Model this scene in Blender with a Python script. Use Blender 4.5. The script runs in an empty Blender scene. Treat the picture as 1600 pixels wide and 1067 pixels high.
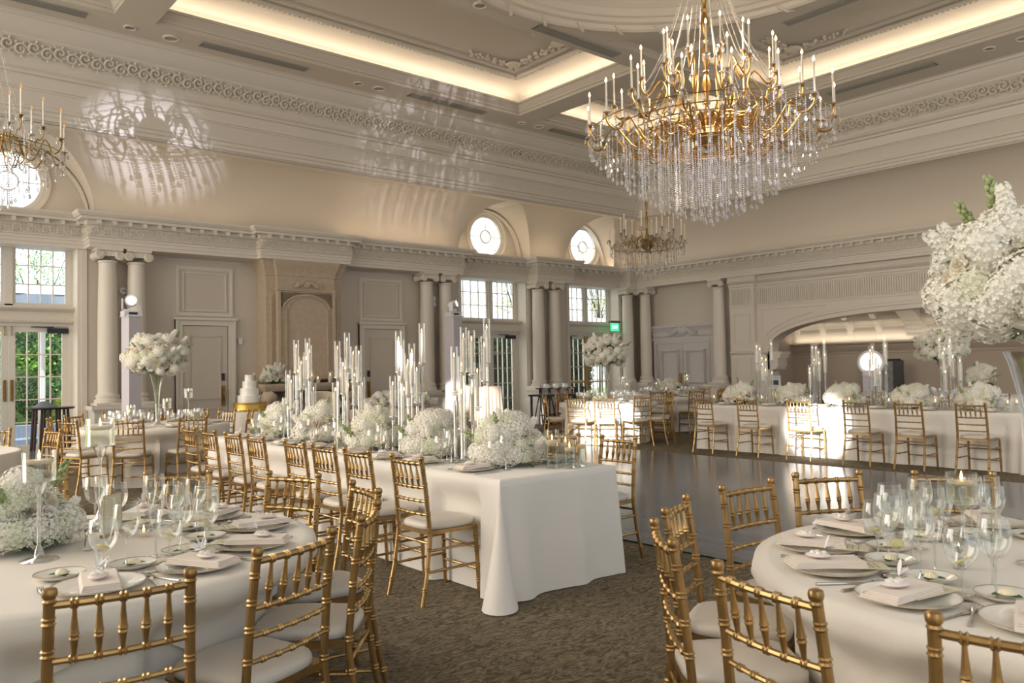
import bpy, math, random
from mathutils import Vector, Matrix
from mathutils.geometry import tessellate_polygon
PI=math.pi; sin=math.sin; cos=math.cos
random.seed(7)
COL=bpy.context.scene.collection

# ------------------------------------------------------------------ mesh kit
class M:
    def __init__(s): s.v=[]; s.f=[]
    def add(s,vs,fs):
        b=len(s.v); s.v.extend([tuple(p) for p in vs]); s.f.extend([tuple(i+b for i in f) for f in fs]); return s
    def box(s,x0,x1,y0,y1,z0,z1):
        if x0>x1:x0,x1=x1,x0
        if y0>y1:y0,y1=y1,y0
        if z0>z1:z0,z1=z1,z0
        return s.add([(x0,y0,z0),(x1,y0,z0),(x1,y1,z0),(x0,y1,z0),(x0,y0,z1),(x1,y0,z1),(x1,y1,z1),(x0,y1,z1)],
                     [(0,3,2,1),(4,5,6,7),(0,1,5,4),(1,2,6,5),(2,3,7,6),(3,0,4,7)])
    def obox(s,c,ax,hx,hy,hz):
        # box of half sizes about c, rotated ax radians about z
        ca,sa=cos(ax),sin(ax); vs=[]
        for k in (-1,1):
            for i,j in((-1,-1),(1,-1),(1,1),(-1,1)):
                vs.append((c[0]+i*hx*ca-j*hy*sa,c[1]+i*hx*sa+j*hy*ca,c[2]+k*hz))
        return s.add(vs,[(0,3,2,1),(4,5,6,7),(0,1,5,4),(1,2,6,5),(2,3,7,6),(3,0,4,7)])
    def lathe(s,prof,n=16,c=(0,0,0),cap=True):
        b=len(s.v); vs=[];fs=[]
        for r,z in prof:
            for i in range(n):
                a=2*PI*i/n; vs.append((c[0]+r*cos(a),c[1]+r*sin(a),c[2]+z))
        m=len(prof)
        for j in range(m-1):
            for i in range(n):
                k=(i+1)%n; fs.append((j*n+i,j*n+k,(j+1)*n+k,(j+1)*n+i))
        if cap:
            if prof[0][0]>1e-6: fs.append(tuple(reversed(range(n))))
            if prof[-1][0]>1e-6: fs.append(tuple((m-1)*n+i for i in range(n)))
        return s.add(vs,fs)
    def tube(s,pts,r,n=8,cap=True):
        # r: number or list
        P=[Vector(p) for p in pts]; m=len(P)
        R=r if isinstance(r,(list,tuple)) else [r]*m
        vs=[];fs=[]; ref=None
        for i,p in enumerate(P):
            t=(P[min(i+1,m-1)]-P[max(i-1,0)])
            if t.length<1e-9: t=Vector((0,0,1))
            t.normalize()
            if ref is None:
                ref=Vector((0,0,1)) if abs(t.z)<.9 else Vector((1,0,0))
                u=t.cross(ref).normalized()
            else:
                u=(u-t*u.dot(t))
                if u.length<1e-6: u=t.cross(Vector((1,0,0)))
                u.normalize()
            w=t.cross(u)
            for k in range(n):
                a=2*PI*k/n; vs.append(tuple(p+u*(R[i]*cos(a))+w*(R[i]*sin(a))))
        for j in range(m-1):
            for i in range(n):
                k=(i+1)%n; fs.append((j*n+i,j*n+k,(j+1)*n+k,(j+1)*n+i))
        if cap: fs.append(tuple(reversed(range(n)))); fs.append(tuple((m-1)*n+i for i in range(n)))
        return s.add(vs,fs)
    def turned(s,p0,p1,r,nodes=(),n=8,ends=None,bulge=1.35,w=.007):
        # bamboo style bar: plain tube with doubled rings at the fractions in nodes
        p0=Vector(p0);p1=Vector(p1);L=(p1-p0).length; st=[(0,r),(1,r)]
        for q in nodes:
            e=w/L
            for dd in (-1.1,1.1):
                c=q+dd*e
                st+=[(c-e*.9,r),(c,r*bulge),(c+e*.9,r)]
        st=sorted([x for x in st if 0<=x[0]<=1])
        if ends: st=ends(st)
        return s.tube([p0+(p1-p0)*t for t,_ in st],[q for _,q in st],n)
    def sphere(s,c,rx,ry=None,rz=None,n=10,m=7):
        ry=ry or rx; rz=rz or rx
        vs=[];fs=[]
        vs.append((c[0],c[1],c[2]-rz))
        for j in range(1,m):
            ph=-PI/2+PI*j/m
            for i in range(n):
                a=2*PI*i/n; vs.append((c[0]+rx*cos(ph)*cos(a),c[1]+ry*cos(ph)*sin(a),c[2]+rz*sin(ph)))
        vs.append((c[0],c[1],c[2]+rz)); T=len(vs)-1
        for i in range(n):
            k=(i+1)%n; fs.append((0,1+k,1+i))
            for j in range(m-2): fs.append((1+j*n+i,1+j*n+k,1+(j+1)*n+k,1+(j+1)*n+i))
            fs.append((1+(m-2)*n+i,1+(m-2)*n+k,T))
        return s.add(vs,fs)
    def grid(s,rows,closed=False):
        n=len(rows[0]); vs=[p for r in rows for p in r]; fs=[]
        for j in range(len(rows)-1):
            for i in range(n if closed else n-1):
                k=(i+1)%n; fs.append((j*n+i,j*n+k,(j+1)*n+k,(j+1)*n+i))
        return s.add(vs,fs)
    def xf(s,mat):
        s.v=[tuple(mat@Vector(p)) for p in s.v]; return s
    def merge(s,o,mat=None):
        return s.add([tuple(mat@Vector(p)) for p in o.v] if mat is not None else o.v,o.f)
    def mesh(s,name,mat,smooth=True,ang=35):
        me=bpy.data.meshes.new(name); me.from_pydata(s.v,[],s.f)
        if isinstance(mat,(list,tuple)):
            for m_ in mat: me.materials.append(m_)
        else: me.materials.append(mat)
        if smooth:
            me.polygons.foreach_set('use_smooth',[True]*len(me.polygons)); me.update()
            me.set_sharp_from_angle(angle=math.radians(ang))
        me.update(); return me
    def build(s,name,mat,parent=None,smooth=True,ang=35):
        o=bpy.data.objects.new(name,s.mesh(name,mat,smooth,ang)); COL.objects.link(o)
        if parent is not None: o.parent=parent
        return o

def link(name,me,parent=None,loc=(0,0,0),rot=(0,0,0),scale=None):
    o=bpy.data.objects.new(name,me); COL.objects.link(o); o.location=loc; o.rotation_euler=rot
    if scale is not None: o.scale=(scale,)*3 if not isinstance(scale,(tuple,list)) else scale
    if parent is not None: o.parent=parent
    return o
def tag(o,label,cat,group=None,kind=None):
    o['label']=label; o['category']=cat
    if group: o['group']=group
    if kind: o['kind']=kind
    return o
def thing(name,label,cat,loc=(0,0,0),rz=0,group=None):
    o=bpy.data.objects.new(name,None); COL.objects.link(o); o.empty_display_size=.05
    o.location=loc; o.rotation_euler=(0,0,rz); return tag(o,label,cat,group)
KIDS={}
def kids(o):
    return KIDS.get(o.name) or [c for c in bpy.data.objects if c.parent==o]
def freeze(root):
    # remember the tree of a finished prototype so that copies need no search
    tree=[(c,[d for d in bpy.data.objects if d.parent==c]) for c in bpy.data.objects if c.parent==root]
    KIDS[root.name]=tree; root['_used']=0; return root
def place(root,loc,rz,label,group=None,scale=None,rot=None):
    tree=KIDS[root.name]
    if root.get('_used',0)==0:
        r=root; root['_used']=1
    else:
        r=root.copy(); COL.objects.link(r)
        for c,ds in tree:
            k=c.copy(); COL.objects.link(k); k.parent=r
            for d in ds:
                g=d.copy(); COL.objects.link(g); g.parent=k
    if '_used' in r and r is not root: del r['_used']
    r.location=loc; r.rotation_euler=rot if rot else (0,0,rz)
    if scale: r.scale=(scale,)*3
    r['label']=label
    if group: r['group']=group
    elif 'group' in r: del r['group']
    return r
def struct(name,m,mat,parent=None,smooth=True,ang=35):
    o=m.build(name,mat,parent,smooth,ang)
    if parent is None: o['kind']='structure'
    return o

# ------------------------------------------------------------------ materials
def mat(name,col,rough=.5,metal=0,bump=0,bscale=50,var=0,vscale=5,spec=.5,trans=0,sheen=0,emit=None,es=0,detail=3,coat=0):
    m=bpy.data.materials.new(name); m.use_nodes=True; nt=m.node_tree; b=nt.nodes['Principled BSDF']
    b.inputs['Base Color'].default_value=(*col,1); b.inputs['Roughness'].default_value=rough; b.inputs['Metallic'].default_value=metal
    b.inputs['Specular IOR Level'].default_value=spec
    if coat: b.inputs['Coat Weight'].default_value=coat
    if sheen: b.inputs['Sheen Weight'].default_value=sheen
    if emit: b.inputs['Emission Color'].default_value=(*emit,1); b.inputs['Emission Strength'].default_value=es
    tc=None
    if bump or var: tc=nt.nodes.new('ShaderNodeTexCoord')
    if bump:
        n=nt.nodes.new('ShaderNodeTexNoise'); n.inputs['Scale'].default_value=bscale; n.inputs['Detail'].default_value=detail
        bp=nt.nodes.new('ShaderNodeBump'); bp.inputs['Strength'].default_value=1; bp.inputs['Distance'].default_value=bump
        nt.links.new(tc.outputs['Object'],n.inputs['Vector']); nt.links.new(n.outputs['Fac'],bp.inputs['Height']); nt.links.new(bp.outputs['Normal'],b.inputs['Normal'])
    if var:
        n=nt.nodes.new('ShaderNodeTexNoise'); n.inputs['Scale'].default_value=vscale; n.inputs['Detail'].default_value=4
        r=nt.nodes.new('ShaderNodeMapRange'); r.inputs['From Min'].default_value=.3; r.inputs['From Max'].default_value=.7; r.inputs['To Min'].default_value=1-var; r.inputs['To Max'].default_value=1+var
        mx=nt.nodes.new('ShaderNodeVectorMath'); mx.operation='SCALE'; mx.inputs[0].default_value=col
        nt.links.new(tc.outputs['Object'],n.inputs['Vector']); nt.links.new(n.outputs['Fac'],r.inputs['Value']); nt.links.new(r.outputs['Result'],mx.inputs['Scale']); nt.links.new(mx.outputs['Vector'],b.inputs['Base Color'])
    return m
def emis(name,col,s):
    m=bpy.data.materials.new(name); m.use_nodes=True; nt=m.node_tree; nt.nodes.clear()
    e=nt.nodes.new('ShaderNodeEmission'); e.inputs[0].default_value=(*col,1); e.inputs[1].default_value=s
    o=nt.nodes.new('ShaderNodeOutputMaterial'); nt.links.new(e.outputs[0],o.inputs[0]); return m
def glass(name,tint=(.98,.99,.98),base=.05,edge=.55,rough=.02,blend=.35):
    # thin clear glass: see-through, mirror-like towards its edges
    m=bpy.data.materials.new(name); m.use_nodes=True; nt=m.node_tree; nt.nodes.clear()
    t=nt.nodes.new('ShaderNodeBsdfTransparent'); t.inputs[0].default_value=(*tint,1)
    g=nt.nodes.new('ShaderNodeBsdfGlossy'); g.inputs['Roughness'].default_value=rough; g.inputs['Color'].default_value=(1,1,1,1)
    lw=nt.nodes.new('ShaderNodeLayerWeight'); lw.inputs['Blend'].default_value=blend
    r=nt.nodes.new('ShaderNodeMapRange'); r.inputs['To Min'].default_value=base; r.inputs['To Max'].default_value=edge
    mx=nt.nodes.new('ShaderNodeMixShader'); o=nt.nodes.new('ShaderNodeOutputMaterial')
    nt.links.new(lw.outputs['Facing'],r.inputs['Value']); nt.links.new(r.outputs[0],mx.inputs[0]); nt.links.new(t.outputs[0],mx.inputs[1]); nt.links.new(g.outputs[0],mx.inputs[2]); nt.links.new(mx.outputs[0],o.inputs[0])
    return m
def relief(name,col,scale=9,dist=.03,rough=.6):
    # cast plaster scrollwork: curling ridges raised off the ground
    m=mat(name,col,rough); nt=m.node_tree; b=nt.nodes['Principled BSDF']
    tc=nt.nodes.new('ShaderNodeTexCoord'); n=nt.nodes.new('ShaderNodeTexNoise'); n.inputs['Scale'].default_value=scale; n.inputs['Distortion'].default_value=2.2; n.inputs['Detail'].default_value=1
    w=nt.nodes.new('ShaderNodeMath'); w.operation='MULTIPLY'; w.inputs[1].default_value=26
    s_=nt.nodes.new('ShaderNodeMath'); s_.operation='SINE'
    v=nt.nodes.new('ShaderNodeTexVoronoi'); v.inputs['Scale'].default_value=scale*1.3
    a=nt.nodes.new('ShaderNodeMath'); a.operation='ADD'
    bp=nt.nodes.new('ShaderNodeBump'); bp.inputs['Distance'].default_value=dist; bp.inputs['Strength'].default_value=1
    L=nt.links.new
    L(tc.outputs['Object'],n.inputs['Vector']);L(tc.outputs['Object'],v.inputs['Vector']);L(n.outputs['Fac'],w.inputs[0]);L(w.outputs[0],s_.inputs[0]);L(s_.outputs[0],a.inputs[0]);L(v.outputs['Distance'],a.inputs[1]);L(a.outputs[0],bp.inputs['Height']);L(bp.outputs[0],b.inputs['Normal'])
    return m
WALLC=(.60,.545,.47)
m_wall=mat('wall_paint',WALLC,.6,bump=.0006,bscale=60)
m_trim=mat('trim_paint',(.71,.66,.585),.45)
m_white=mat('window_paint',(.74,.70,.63),.4)
m_ceil=mat('ceiling_paint',(.61,.56,.49),.7)
m_rel=mat('relief_plaster',(.70,.65,.57),.6)
m_rel2=mat('relief_plaster_fine',(.70,.65,.57),.6)
m_stone=mat('limestone',(.50,.41,.31),.7,var=.08,vscale=12,bump=.002,bscale=40)
m_stoner=relief('carved_limestone',(.44,.36,.27),14,.02,.7)
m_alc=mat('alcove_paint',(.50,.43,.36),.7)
m_gold=mat('gold_paint',(.44,.285,.12),.30,.85,bump=.0006,bscale=90,var=.18,vscale=9)
m_cush=mat('vinyl_cushion',(.62,.57,.50),.42,bump=.0005,bscale=120,sheen=.1)
m_brass=mat('brass',(.48,.29,.09),.30,.95,var=.15,vscale=12)
m_brassd=mat('dark_brass',(.30,.19,.06),.38,.9,var=.2,vscale=14)
def cloth(name,col,ang=0):
    m=mat(name,col,.72,sheen=.25); nt=m.node_tree; b=nt.nodes['Principled BSDF']
    tc=nt.nodes.new('ShaderNodeTexCoord'); w=nt.nodes.new('ShaderNodeTexWave'); w.wave_type='BANDS'; w.bands_direction='DIAGONAL'; w.inputs['Scale'].default_value=85; w.inputs['Distortion'].default_value=.6
    bp=nt.nodes.new('ShaderNodeBump'); bp.inputs['Distance'].default_value=.0012; bp.inputs['Strength'].default_value=.2
    n2=nt.nodes.new('ShaderNodeTexNoise'); n2.inputs['Scale'].default_value=3.5; n2.inputs['Detail'].default_value=5
    b2=nt.nodes.new('ShaderNodeBump'); b2.inputs['Distance'].default_value=.012; b2.inputs['Strength'].default_value=.5
    L=nt.links.new; L(tc.outputs['Object'],w.inputs['Vector']);L(tc.outputs['Object'],n2.inputs['Vector']);L(w.outputs['Fac'],bp.inputs['Height']);L(n2.outputs['Fac'],b2.inputs['Height']);L(b2.outputs[0],bp.inputs['Normal']);L(bp.outputs[0],b.inputs['Normal'])
    return m
m_cloth=cloth('ivory_linen',(.78,.73,.65))
m_clothw=cloth('white_linen',(.82,.785,.73))
m_clothb=cloth('blush_linen',(.62,.50,.40))
m_china=mat('china',(.88,.86,.80),.15,coat=.5)
m_rim=mat('gold_rim',(.55,.42,.24),.3,.6)
m_nap=mat('napkin_linen',(.84,.76,.69),.7,bump=.001,bscale=150)
m_paper=mat('card_paper',(.70,.66,.50),.6)
m_silver=mat('silver',(.55,.53,.5),.22,.95)
m_feather=mat('feather_white',(.88,.86,.86),.7)
m_lemon=mat('lemon',(.85,.70,.12),.4)
m_leaf=mat('leaf',(.045,.12,.025),.5,var=.4,vscale=20)
m_leafl=mat('leaf_light',(.36,.44,.20),.5,var=.3,vscale=20)
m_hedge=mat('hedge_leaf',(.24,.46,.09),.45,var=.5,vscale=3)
m_hedgey=mat('hedge_leaf_yellow',(.42,.52,.12),.45,var=.4,vscale=3)  # yellow-green leaf colour
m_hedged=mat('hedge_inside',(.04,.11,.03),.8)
def petal(name,col,k=.25):
    m=mat(name,col,.6,var=.06,vscale=30); nt=m.node_tree; b=nt.nodes['Principled BSDF']; o=nt.nodes['Material Output']
    t=nt.nodes.new('ShaderNodeBsdfTranslucent'); t.inputs[0].default_value=(*col,1); mx=nt.nodes.new('ShaderNodeMixShader'); mx.inputs[0].default_value=k
    nt.links.new(b.outputs[0],mx.inputs[1]);nt.links.new(t.outputs[0],mx.inputs[2]);nt.links.new(mx.outputs[0],o.inputs[0]); return m
m_petw=petal('petal_white',(.95,.935,.87),.2); m_petc=petal('petal_cream',(.93,.88,.76)); m_petg=petal('petal_green_white',(.87,.89,.74))
m_petb=petal('petal_blush',(.92,.83,.72))
m_wax=petal('candle_wax',(.90,.84,.72),.45)
m_taper=mat('taper_wax',(.84,.78,.66),.45)
m_flame=emis('flame',(1,.52,.17),14)
m_bulb=emis('bulb_glow',(1,.60,.28),16)
m_glass=glass('clear_glass',(.97,.985,.975),.04,.95,.015,.28); m_tubeg=glass('hurricane_glass',(.975,.98,.97),.03,.60,.02,.25); m_rod=glass('crystal_rod',(.93,.94,.93),.16,.85,.06,.5)
m_cryst=glass('cut_crystal',(.96,.95,.94),.30,1.0,.10,.6)
_nt=m_cryst.node_tree; _d=_nt.nodes.new('ShaderNodeBsdfTranslucent'); _d.inputs[0].default_value=(1,.98,.97,1); _d2=_nt.nodes.new('ShaderNodeBsdfDiffuse'); _d2.inputs[0].default_value=(1,.98,.97,1); _m2=_nt.nodes.new('ShaderNodeMixShader'); _m3=_nt.nodes.new('ShaderNodeMixShader'); _m3.inputs[0].default_value=.30
_o=[n for n in _nt.nodes if n.type=='OUTPUT_MATERIAL'][0]; _src=_o.inputs[0].links[0].from_socket
_nt.links.new(_d.outputs[0],_m2.inputs[1]); _nt.links.new(_d2.outputs[0],_m2.inputs[2]); _nt.links.new(_src,_m3.inputs[1]); _nt.links.new(_m2.outputs[0],_m3.inputs[2]); _nt.links.new(_m3.outputs[0],_o.inputs[0])
m_water=glass('water_glass',(.90,.92,.88),.03,.40,.02,.3)
m_pane=glass('window_pane',(.93,.96,.98),.03,.25,.0,.3)
m_black=mat('black_metal',(.02,.02,.022),.4); m_dark=mat('dark_wood',(.03,.012,.01),.35)
m_plastic=mat('white_plastic',(.72,.72,.74),.35); m_towerw=mat('white_fabric',(.62,.60,.66),.7)
m_lens=emis('stage_lens',(.92,.94,1),9)

# ------------------------------------------------------------------ sweeps
def sweep(m,path,prof,closed=False):
    """extrude a profile of (offset to the right of travel, z) along a plan path with mitred corners"""
    P=[Vector((p[0],p[1])) for p in path]; n=len(P); mit=[]
    for i in range(n):
        segs=[]
        if closed or i>0: a=P[i]-P[i-1]; segs.append(Vector((a.y,-a.x)).normalized())
        if closed or i<n-1: a=P[(i+1)%n]-P[i]; segs.append(Vector((a.y,-a.x)).normalized())
        if len(segs)==2: q=(segs[0]+segs[1])/(1+segs[0].dot(segs[1]))
        else: q=segs[0]
        mit.append(q)
    idx=list(range(n))+([0] if closed else [])
    for a,b in zip(idx[:-1],idx[1:]):
        rows=[]
        for d,z in prof: rows.append([(P[a].x+mit[a].x*d,P[a].y+mit[a].y*d,z),(P[b].x+mit[b].x*d,P[b].y+mit[b].y*d,z)])
        m.grid(rows)
    return m
def plate(m,outer,holes,fn):
    loops=[[Vector((a,b,0)) for a,b in outer]]+[[Vector((a,b,0)) for a,b in h] for h in holes]
    tris=tessellate_polygon(loops); flat=[p for l in loops for p in l]
    return m.add([fn(p.x,p.y) for p in flat],[tuple(t) for t in tris])
def frame(m,axis,pos,a0,a1,z0,z1,w,t,prof=None):
    """flat rectangular moulding on a wall; axis 'y' wall faces -y, axis 'x' wall faces -x; stands t proud"""
    for (u0,u1,v0,v1) in ((a0,a1,z1-w,z1),(a0,a1,z0,z0+w),(a0,a0+w,z0+w,z1-w),(a1-w,a1,z0+w,z1-w)):
        if axis=='y': m.box(u0,u1,pos-t,pos,v0,v1)
        else: m.box(pos-t,pos,u0,u1,v0,v1)
    return m
def panel(m,axis,pos,a0,a1,z0,z1,w=.045,t=.02):
    frame(m,axis,pos,a0,a1,z0,z1,w,t); frame(m,axis,pos,a0+w*.3,a1-w*.3,z0+w*.3,z1-w*.3,w*.35,t*1.6)

# ------------------------------------------------------------------ room shell
WY=15.6; WX=18.15; BY=16.0
BAYS=[(.95,3.36,2.28),(11.6,13.9,12.9),(15.3,17.5,16.42)]   # x0,x1,centre of the three window bays
# floor
def carpet_mat():
    m=mat('patterned_carpet',(.1,.09,.07),.95); nt=m.node_tree; b=nt.nodes['Principled BSDF']; L=nt.links.new
    tc=nt.nodes.new('ShaderNodeTexCoord'); mp=nt.nodes.new('ShaderNodeMapping'); mp.inputs['Scale'].default_value=(1,2.2,1); mp.inputs['Rotation'].default_value=(0,0,.5)
    n=nt.nodes.new('ShaderNodeTexNoise'); n.inputs['Scale'].default_value=8; n.inputs['Detail'].default_value=6; n.inputs['Distortion'].default_value=3.0; n.inputs['Roughness'].default_value=.66
    r=nt.nodes.new('ShaderNodeValToRGB'); e=r.color_ramp.elements; e[0].position=.40; e[0].color=(.10,.082,.056,1); e[1].position=.64; e[1].color=(.31,.255,.175,1)
    n2=nt.nodes.new('ShaderNodeTexNoise'); n2.inputs['Scale'].default_value=400; bp=nt.nodes.new('ShaderNodeBump'); bp.inputs['Distance'].default_value=.004
    L(tc.outputs['Object'],mp.inputs['Vector']);L(mp.outputs[0],n.inputs['Vector']);L(n.outputs['Fac'],r.inputs[0]);L(r.outputs[0],b.inputs['Base Color']);L(tc.outputs['Object'],n2.inputs['Vector']);L(n2.outputs['Fac'],bp.inputs['Height']);L(bp.outputs[0],b.inputs['Normal']); b.inputs['Specular IOR Level'].default_value=.1
    return m
struct('floor',M().box(-6,20.6,-6,16.3,-.12,0),carpet_mat(),smooth=False)
def dance_mat():
    m=mat('polished_floor',(.05,.05,.055),.16); nt=m.node_tree; b=nt.nodes['Principled BSDF']; L=nt.links.new
    tc=nt.nodes.new('ShaderNodeTexCoord'); br=nt.nodes.new('ShaderNodeTexBrick'); br.inputs['Scale'].default_value=1; br.inputs['Brick Width'].default_value=1.2; br.inputs['Row Height'].default_value=.12; br.inputs['Mortar Size'].default_value=.0015
    br.inputs['Color1'].default_value=(.11,.13,.165,1); br.inputs['Color2'].default_value=(.15,.17,.205,1); br.inputs['Mortar'].default_value=(.03,.03,.03,1)
    mp=nt.nodes.new('ShaderNodeMapping'); mp.inputs['Rotation'].default_value=(0,0,PI/2)
    n=nt.nodes.new('ShaderNodeTexNoise'); n.inputs['Scale'].default_value=9; n.inputs['Detail'].default_value=4; bp=nt.nodes.new('ShaderNodeBump'); bp.inputs['Distance'].default_value=.004; bp.inputs['Strength'].default_value=.35
    L(tc.outputs['Object'],mp.inputs['Vector']);L(mp.outputs[0],br.inputs['Vector']);L(br.outputs['Color'],b.inputs['Base Color']);L(tc.outputs['Object'],n.inputs['Vector']);L(n.outputs['Fac'],bp.inputs['Height']);L(bp.outputs[0],b.inputs['Normal'])
    return m
df=struct('floor_dance',M().box(5.04,10.53,-3,10.44,.001,.012),dance_mat(),smooth=False)
df['label']='glossy dark wood dance floor set into the carpet'; df['category']='floor'

# left wall with its bays
def left_wall():
    m=M(); ins=[]
    xs=[-2.0]; 
    for a,b,c in BAYS: xs+=[a,b]
    xs+=[WX+.2]
    for i in range(0,len(xs),2): m.box(xs[i],xs[i+1],WY,WY+.6,0,4.3)
    return m
struct('wall_left',left_wall(),m_wall,smooth=False)
# bay jambs and sills (solid around the openings at the window plane)
m=M()
for a,b,c in BAYS:
    m.box(a-.02,a+.1,WY-.0,BY+.02,0,4.3); m.box(b-.1,b+.02,WY,BY+.02,0,4.3); m.box(a,b,WY,BY+.3,3.84,4.3)
    m.box(a-.02,a+.03,WY-.02,BY,0,3.8); m.box(b-.04,b+.05,WY-.02,BY,0,3.8)
struct('trim_1',m,m_trim,smooth=False)
# fill under the transom: ornate band
m=M(); mr=M()
for a,b,c in BAYS:
    m.box(a+.1,b-.1,BY-.1,BY+.12,2.40,2.66)
    sweep(m,[(a+.1,BY-.1),(b-.1,BY-.1)],[(0,2.40),(.03,2.405),(.05,2.44),(.05,2.455),(.02,2.47)]);
    mr.grid([[(a+.1,BY-.12,2.47),(b-.1,BY-.12,2.47)],[(a+.1,BY-.12,2.59),(b-.1,BY-.12,2.59)]])
    sweep(m,[(a+.1,BY-.1),(b-.1,BY-.1)],[(.02,2.59),(.05,2.60),(.12,2.63),(.14,2.65),(.14,2.68),(0,2.68)])
struct('trim_2',m,m_trim,smooth=False); struct('trim_3',mr,m_rel2,smooth=False)

def sash(parent,x0,x1,z0,z1,y,cols,rows,fr=.05,mw=.018,t=.05,z_kick=None,mt=None):
    m=M(); m.box(x0,x0+fr,y,y+t,z0,z1).box(x1-fr,x1,y,y+t,z0,z1).box(x0+fr,x1-fr,y,y+t,z1-fr,z1).box(x0+fr,x1-fr,y,y+t,z0,z0+(z_kick or fr))
    ax0,ax1,az0,az1=x0+fr,x1-fr,z0+(z_kick or fr),z1-fr
    for i in range(1,cols): c=ax0+(ax1-ax0)*i/cols; m.box(c-mw/2,c+mw/2,y+.005,y+t-.005,az0,az1)
    for j in range(1,rows): c=az0+(az1-az0)*j/rows; m.box(ax0,ax1,y+.008,y+t-.008,c-mw/2,c+mw/2)
    m.build('sash',mt or m_white,parent,smooth=False)
    p=M().box(ax0,ax1,y+t/2-.002,y+t/2+.002,az0,az1).build('pane',m_pane,parent,smooth=False)
for n,(a,b,c) in enumerate(BAYS):
    w=M(); x0,x1=a+.1,b-.1
    frame(w,'y',BY+.02,x0,x1,2.66,3.84,.06,.06); w.box(c-.06,c+.06,BY-.04,BY+.04,2.66,3.84)
    wf=struct('window_%d'%(n+1),w,m_white,smooth=False)
    sash(wf,x0+.06,c-.06,2.70,3.78,BY,4,3); sash(wf,c+.06,x1-.06,2.70,3.78,BY,4,3)
    d=M(); frame(d,'y',BY+.02,x0,x1,-.02,2.40,.06,.06); ds=struct('door_%d'%(n+1),d,m_white,smooth=False)
    for k,(u0,u1) in enumerate(((x0+.06,c-.005),(c+.005,x1-.06))):
        sash(ds,u0,u1,.02,2.34,BY,4,5,.10,.02,.045,z_kick=.26,mt=m_white)
        hx=(c-.075) if k==0 else (c+.03)
        if n==0:
            M().box(hx+.0,hx+.045,BY-.02,BY+.0,1.06,1.40).lathe([(0,-.02),(.02,-.01),(.024,0),(.02,.01),(0,.02)],8,(hx+.0225,BY-.01,1.06)).lathe([(0,-.02),(.02,-.01),(.024,0),(.02,.01),(0,.02)],8,(hx+.0225,BY-.01,1.40)).build('handle',m_brassd,ds)
            M().tube([(hx+.02,BY-.01,2.18),(hx+.02,BY-.03,2.2),(hx+.02,BY-.01,2.34)],.008).build('bolt',m_brassd,ds)
        if n==2:
            M().tube([(u0+.05,BY-.04,1.02),(u1-.05,BY-.04,1.02)],.022).build('push_bar',m_brass,ds)
            M().box(hx-.005,hx+.05,BY-.02,BY,.05,2.32).build('cover_plate',m_brass,ds)
        cx=u1-.34 if k==1 else u0+.02
        M().box(cx,cx+.32,BY-.07,BY,2.22,2.31).box(cx-.25 if k==1 else cx+.3,cx+.1 if k==1 else cx+.55,BY-.06,BY-.04,2.32,2.335).build('closer',m_black,ds)

# entablature
LP=[(-2,WY-.05),(.95,WY-.05),(.95,WY-.45),(-0.5,WY-.45)] 
path=[(.3,15.15),(.95,15.15),(.95,15.55),(3.36,15.55),(3.36,15.15),(6.35,15.15),(6.35,14.95),(8.3,14.95),(8.3,15.15),(11.42,15.15),(11.42,15.55),(13.83,15.55),(13.83,15.15),(15.1,15.15),(15.1,15.55),(17.42,15.55),(17.42,15.15),(17.72,15.15),(17.72,1.5)]
prof=[(-.6,3.70),(0,3.70),(0,3.76),(.015,3.765),(.015,3.825),(.03,3.83),(.03,3.87),(.06,3.885),(.06,3.90),(.015,3.905)]
prof2=[(.015,4.075),(.045,4.08),(.055,4.10),(.055,4.15),(.17,4.155),(.17,4.20),(.195,4.205),(.235,4.25),(.24,4.26),(.24,4.29),(-.35,4.29)]
struct('trim_4',sweep(M(),path,prof),m_trim); struct('trim_5',sweep(M(),path,[(.015,3.905),(.03,3.93),(.035,3.99),(.03,4.05),(.015,4.075)]),m_rel2); struct('trim_6',sweep(M(),path,prof2),m_trim)
m=M()   # modillions under the shelf
for (ax,ay),(bx,by) in zip(path[:-1],path[1:]):
    L=math.hypot(bx-ax,by-ay); 
    if L<.35: continue
    dx,dy=(bx-ax)/L,(by-ay)/L; nx,ny=dy,-dx; k=max(1,int(L/.235))
    for i in range(k):
        s_=(i+.5)*L/k; cx,cy=ax+dx*s_+nx*.10,ay+dy*s_+ny*.10
        m.obox((cx,cy,4.128),math.atan2(dy,dx),.03,.055,.024)
        m.obox((cx+nx*.035,cy+ny*.035,4.10),math.atan2(dy,dx),.026,.018,.02)
struct('trim_7',m,m_trim,smooth=False)

def rinceau(m,fn,L,h,n,dep):
    """running scroll ornament: waving stem, curled branches and leaf lobes"""
    for k in range(n):
        u0=k*L; pts=[]
        m.tube([fn(u0+L*q/10,.22*h*sin(2*PI*q/10),dep*.5) for q in range(11)],h*.06,4,cap=False)
        for c,sg in ((.25,1),(.75,-1)):
            cu,cv=u0+L*c,-sg*.10*h; R0=.33*h
            m.tube([fn(cu+R0*(1-q/15)*cos(sg*(q*.62)+PI/2*sg),cv+R0*(1-q/15)*sin(sg*(q*.62)+PI/2*sg),dep*(.45+.03*q)) for q in range(14)],[h*.075*(1-q/24) for q in range(14)],5,cap=False)
            for q in range(7):
                a=sg*(q*.9+.4); x,y=cu+R0*1.15*cos(a),cv+R0*1.15*sin(a)
                if abs(y)>.46*h: y=.44*h*(1 if y>0 else -1)
                p=fn(x,y,dep*.35); e=fn(x+h*.10*cos(a),y+h*.06*sin(a),dep*.7); m.tube([p,e],[h*.085,h*.02],5)
            m.sphere(fn(cu,cv,dep*.6),h*.06,h*.06,h*.06,5,4)
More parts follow.
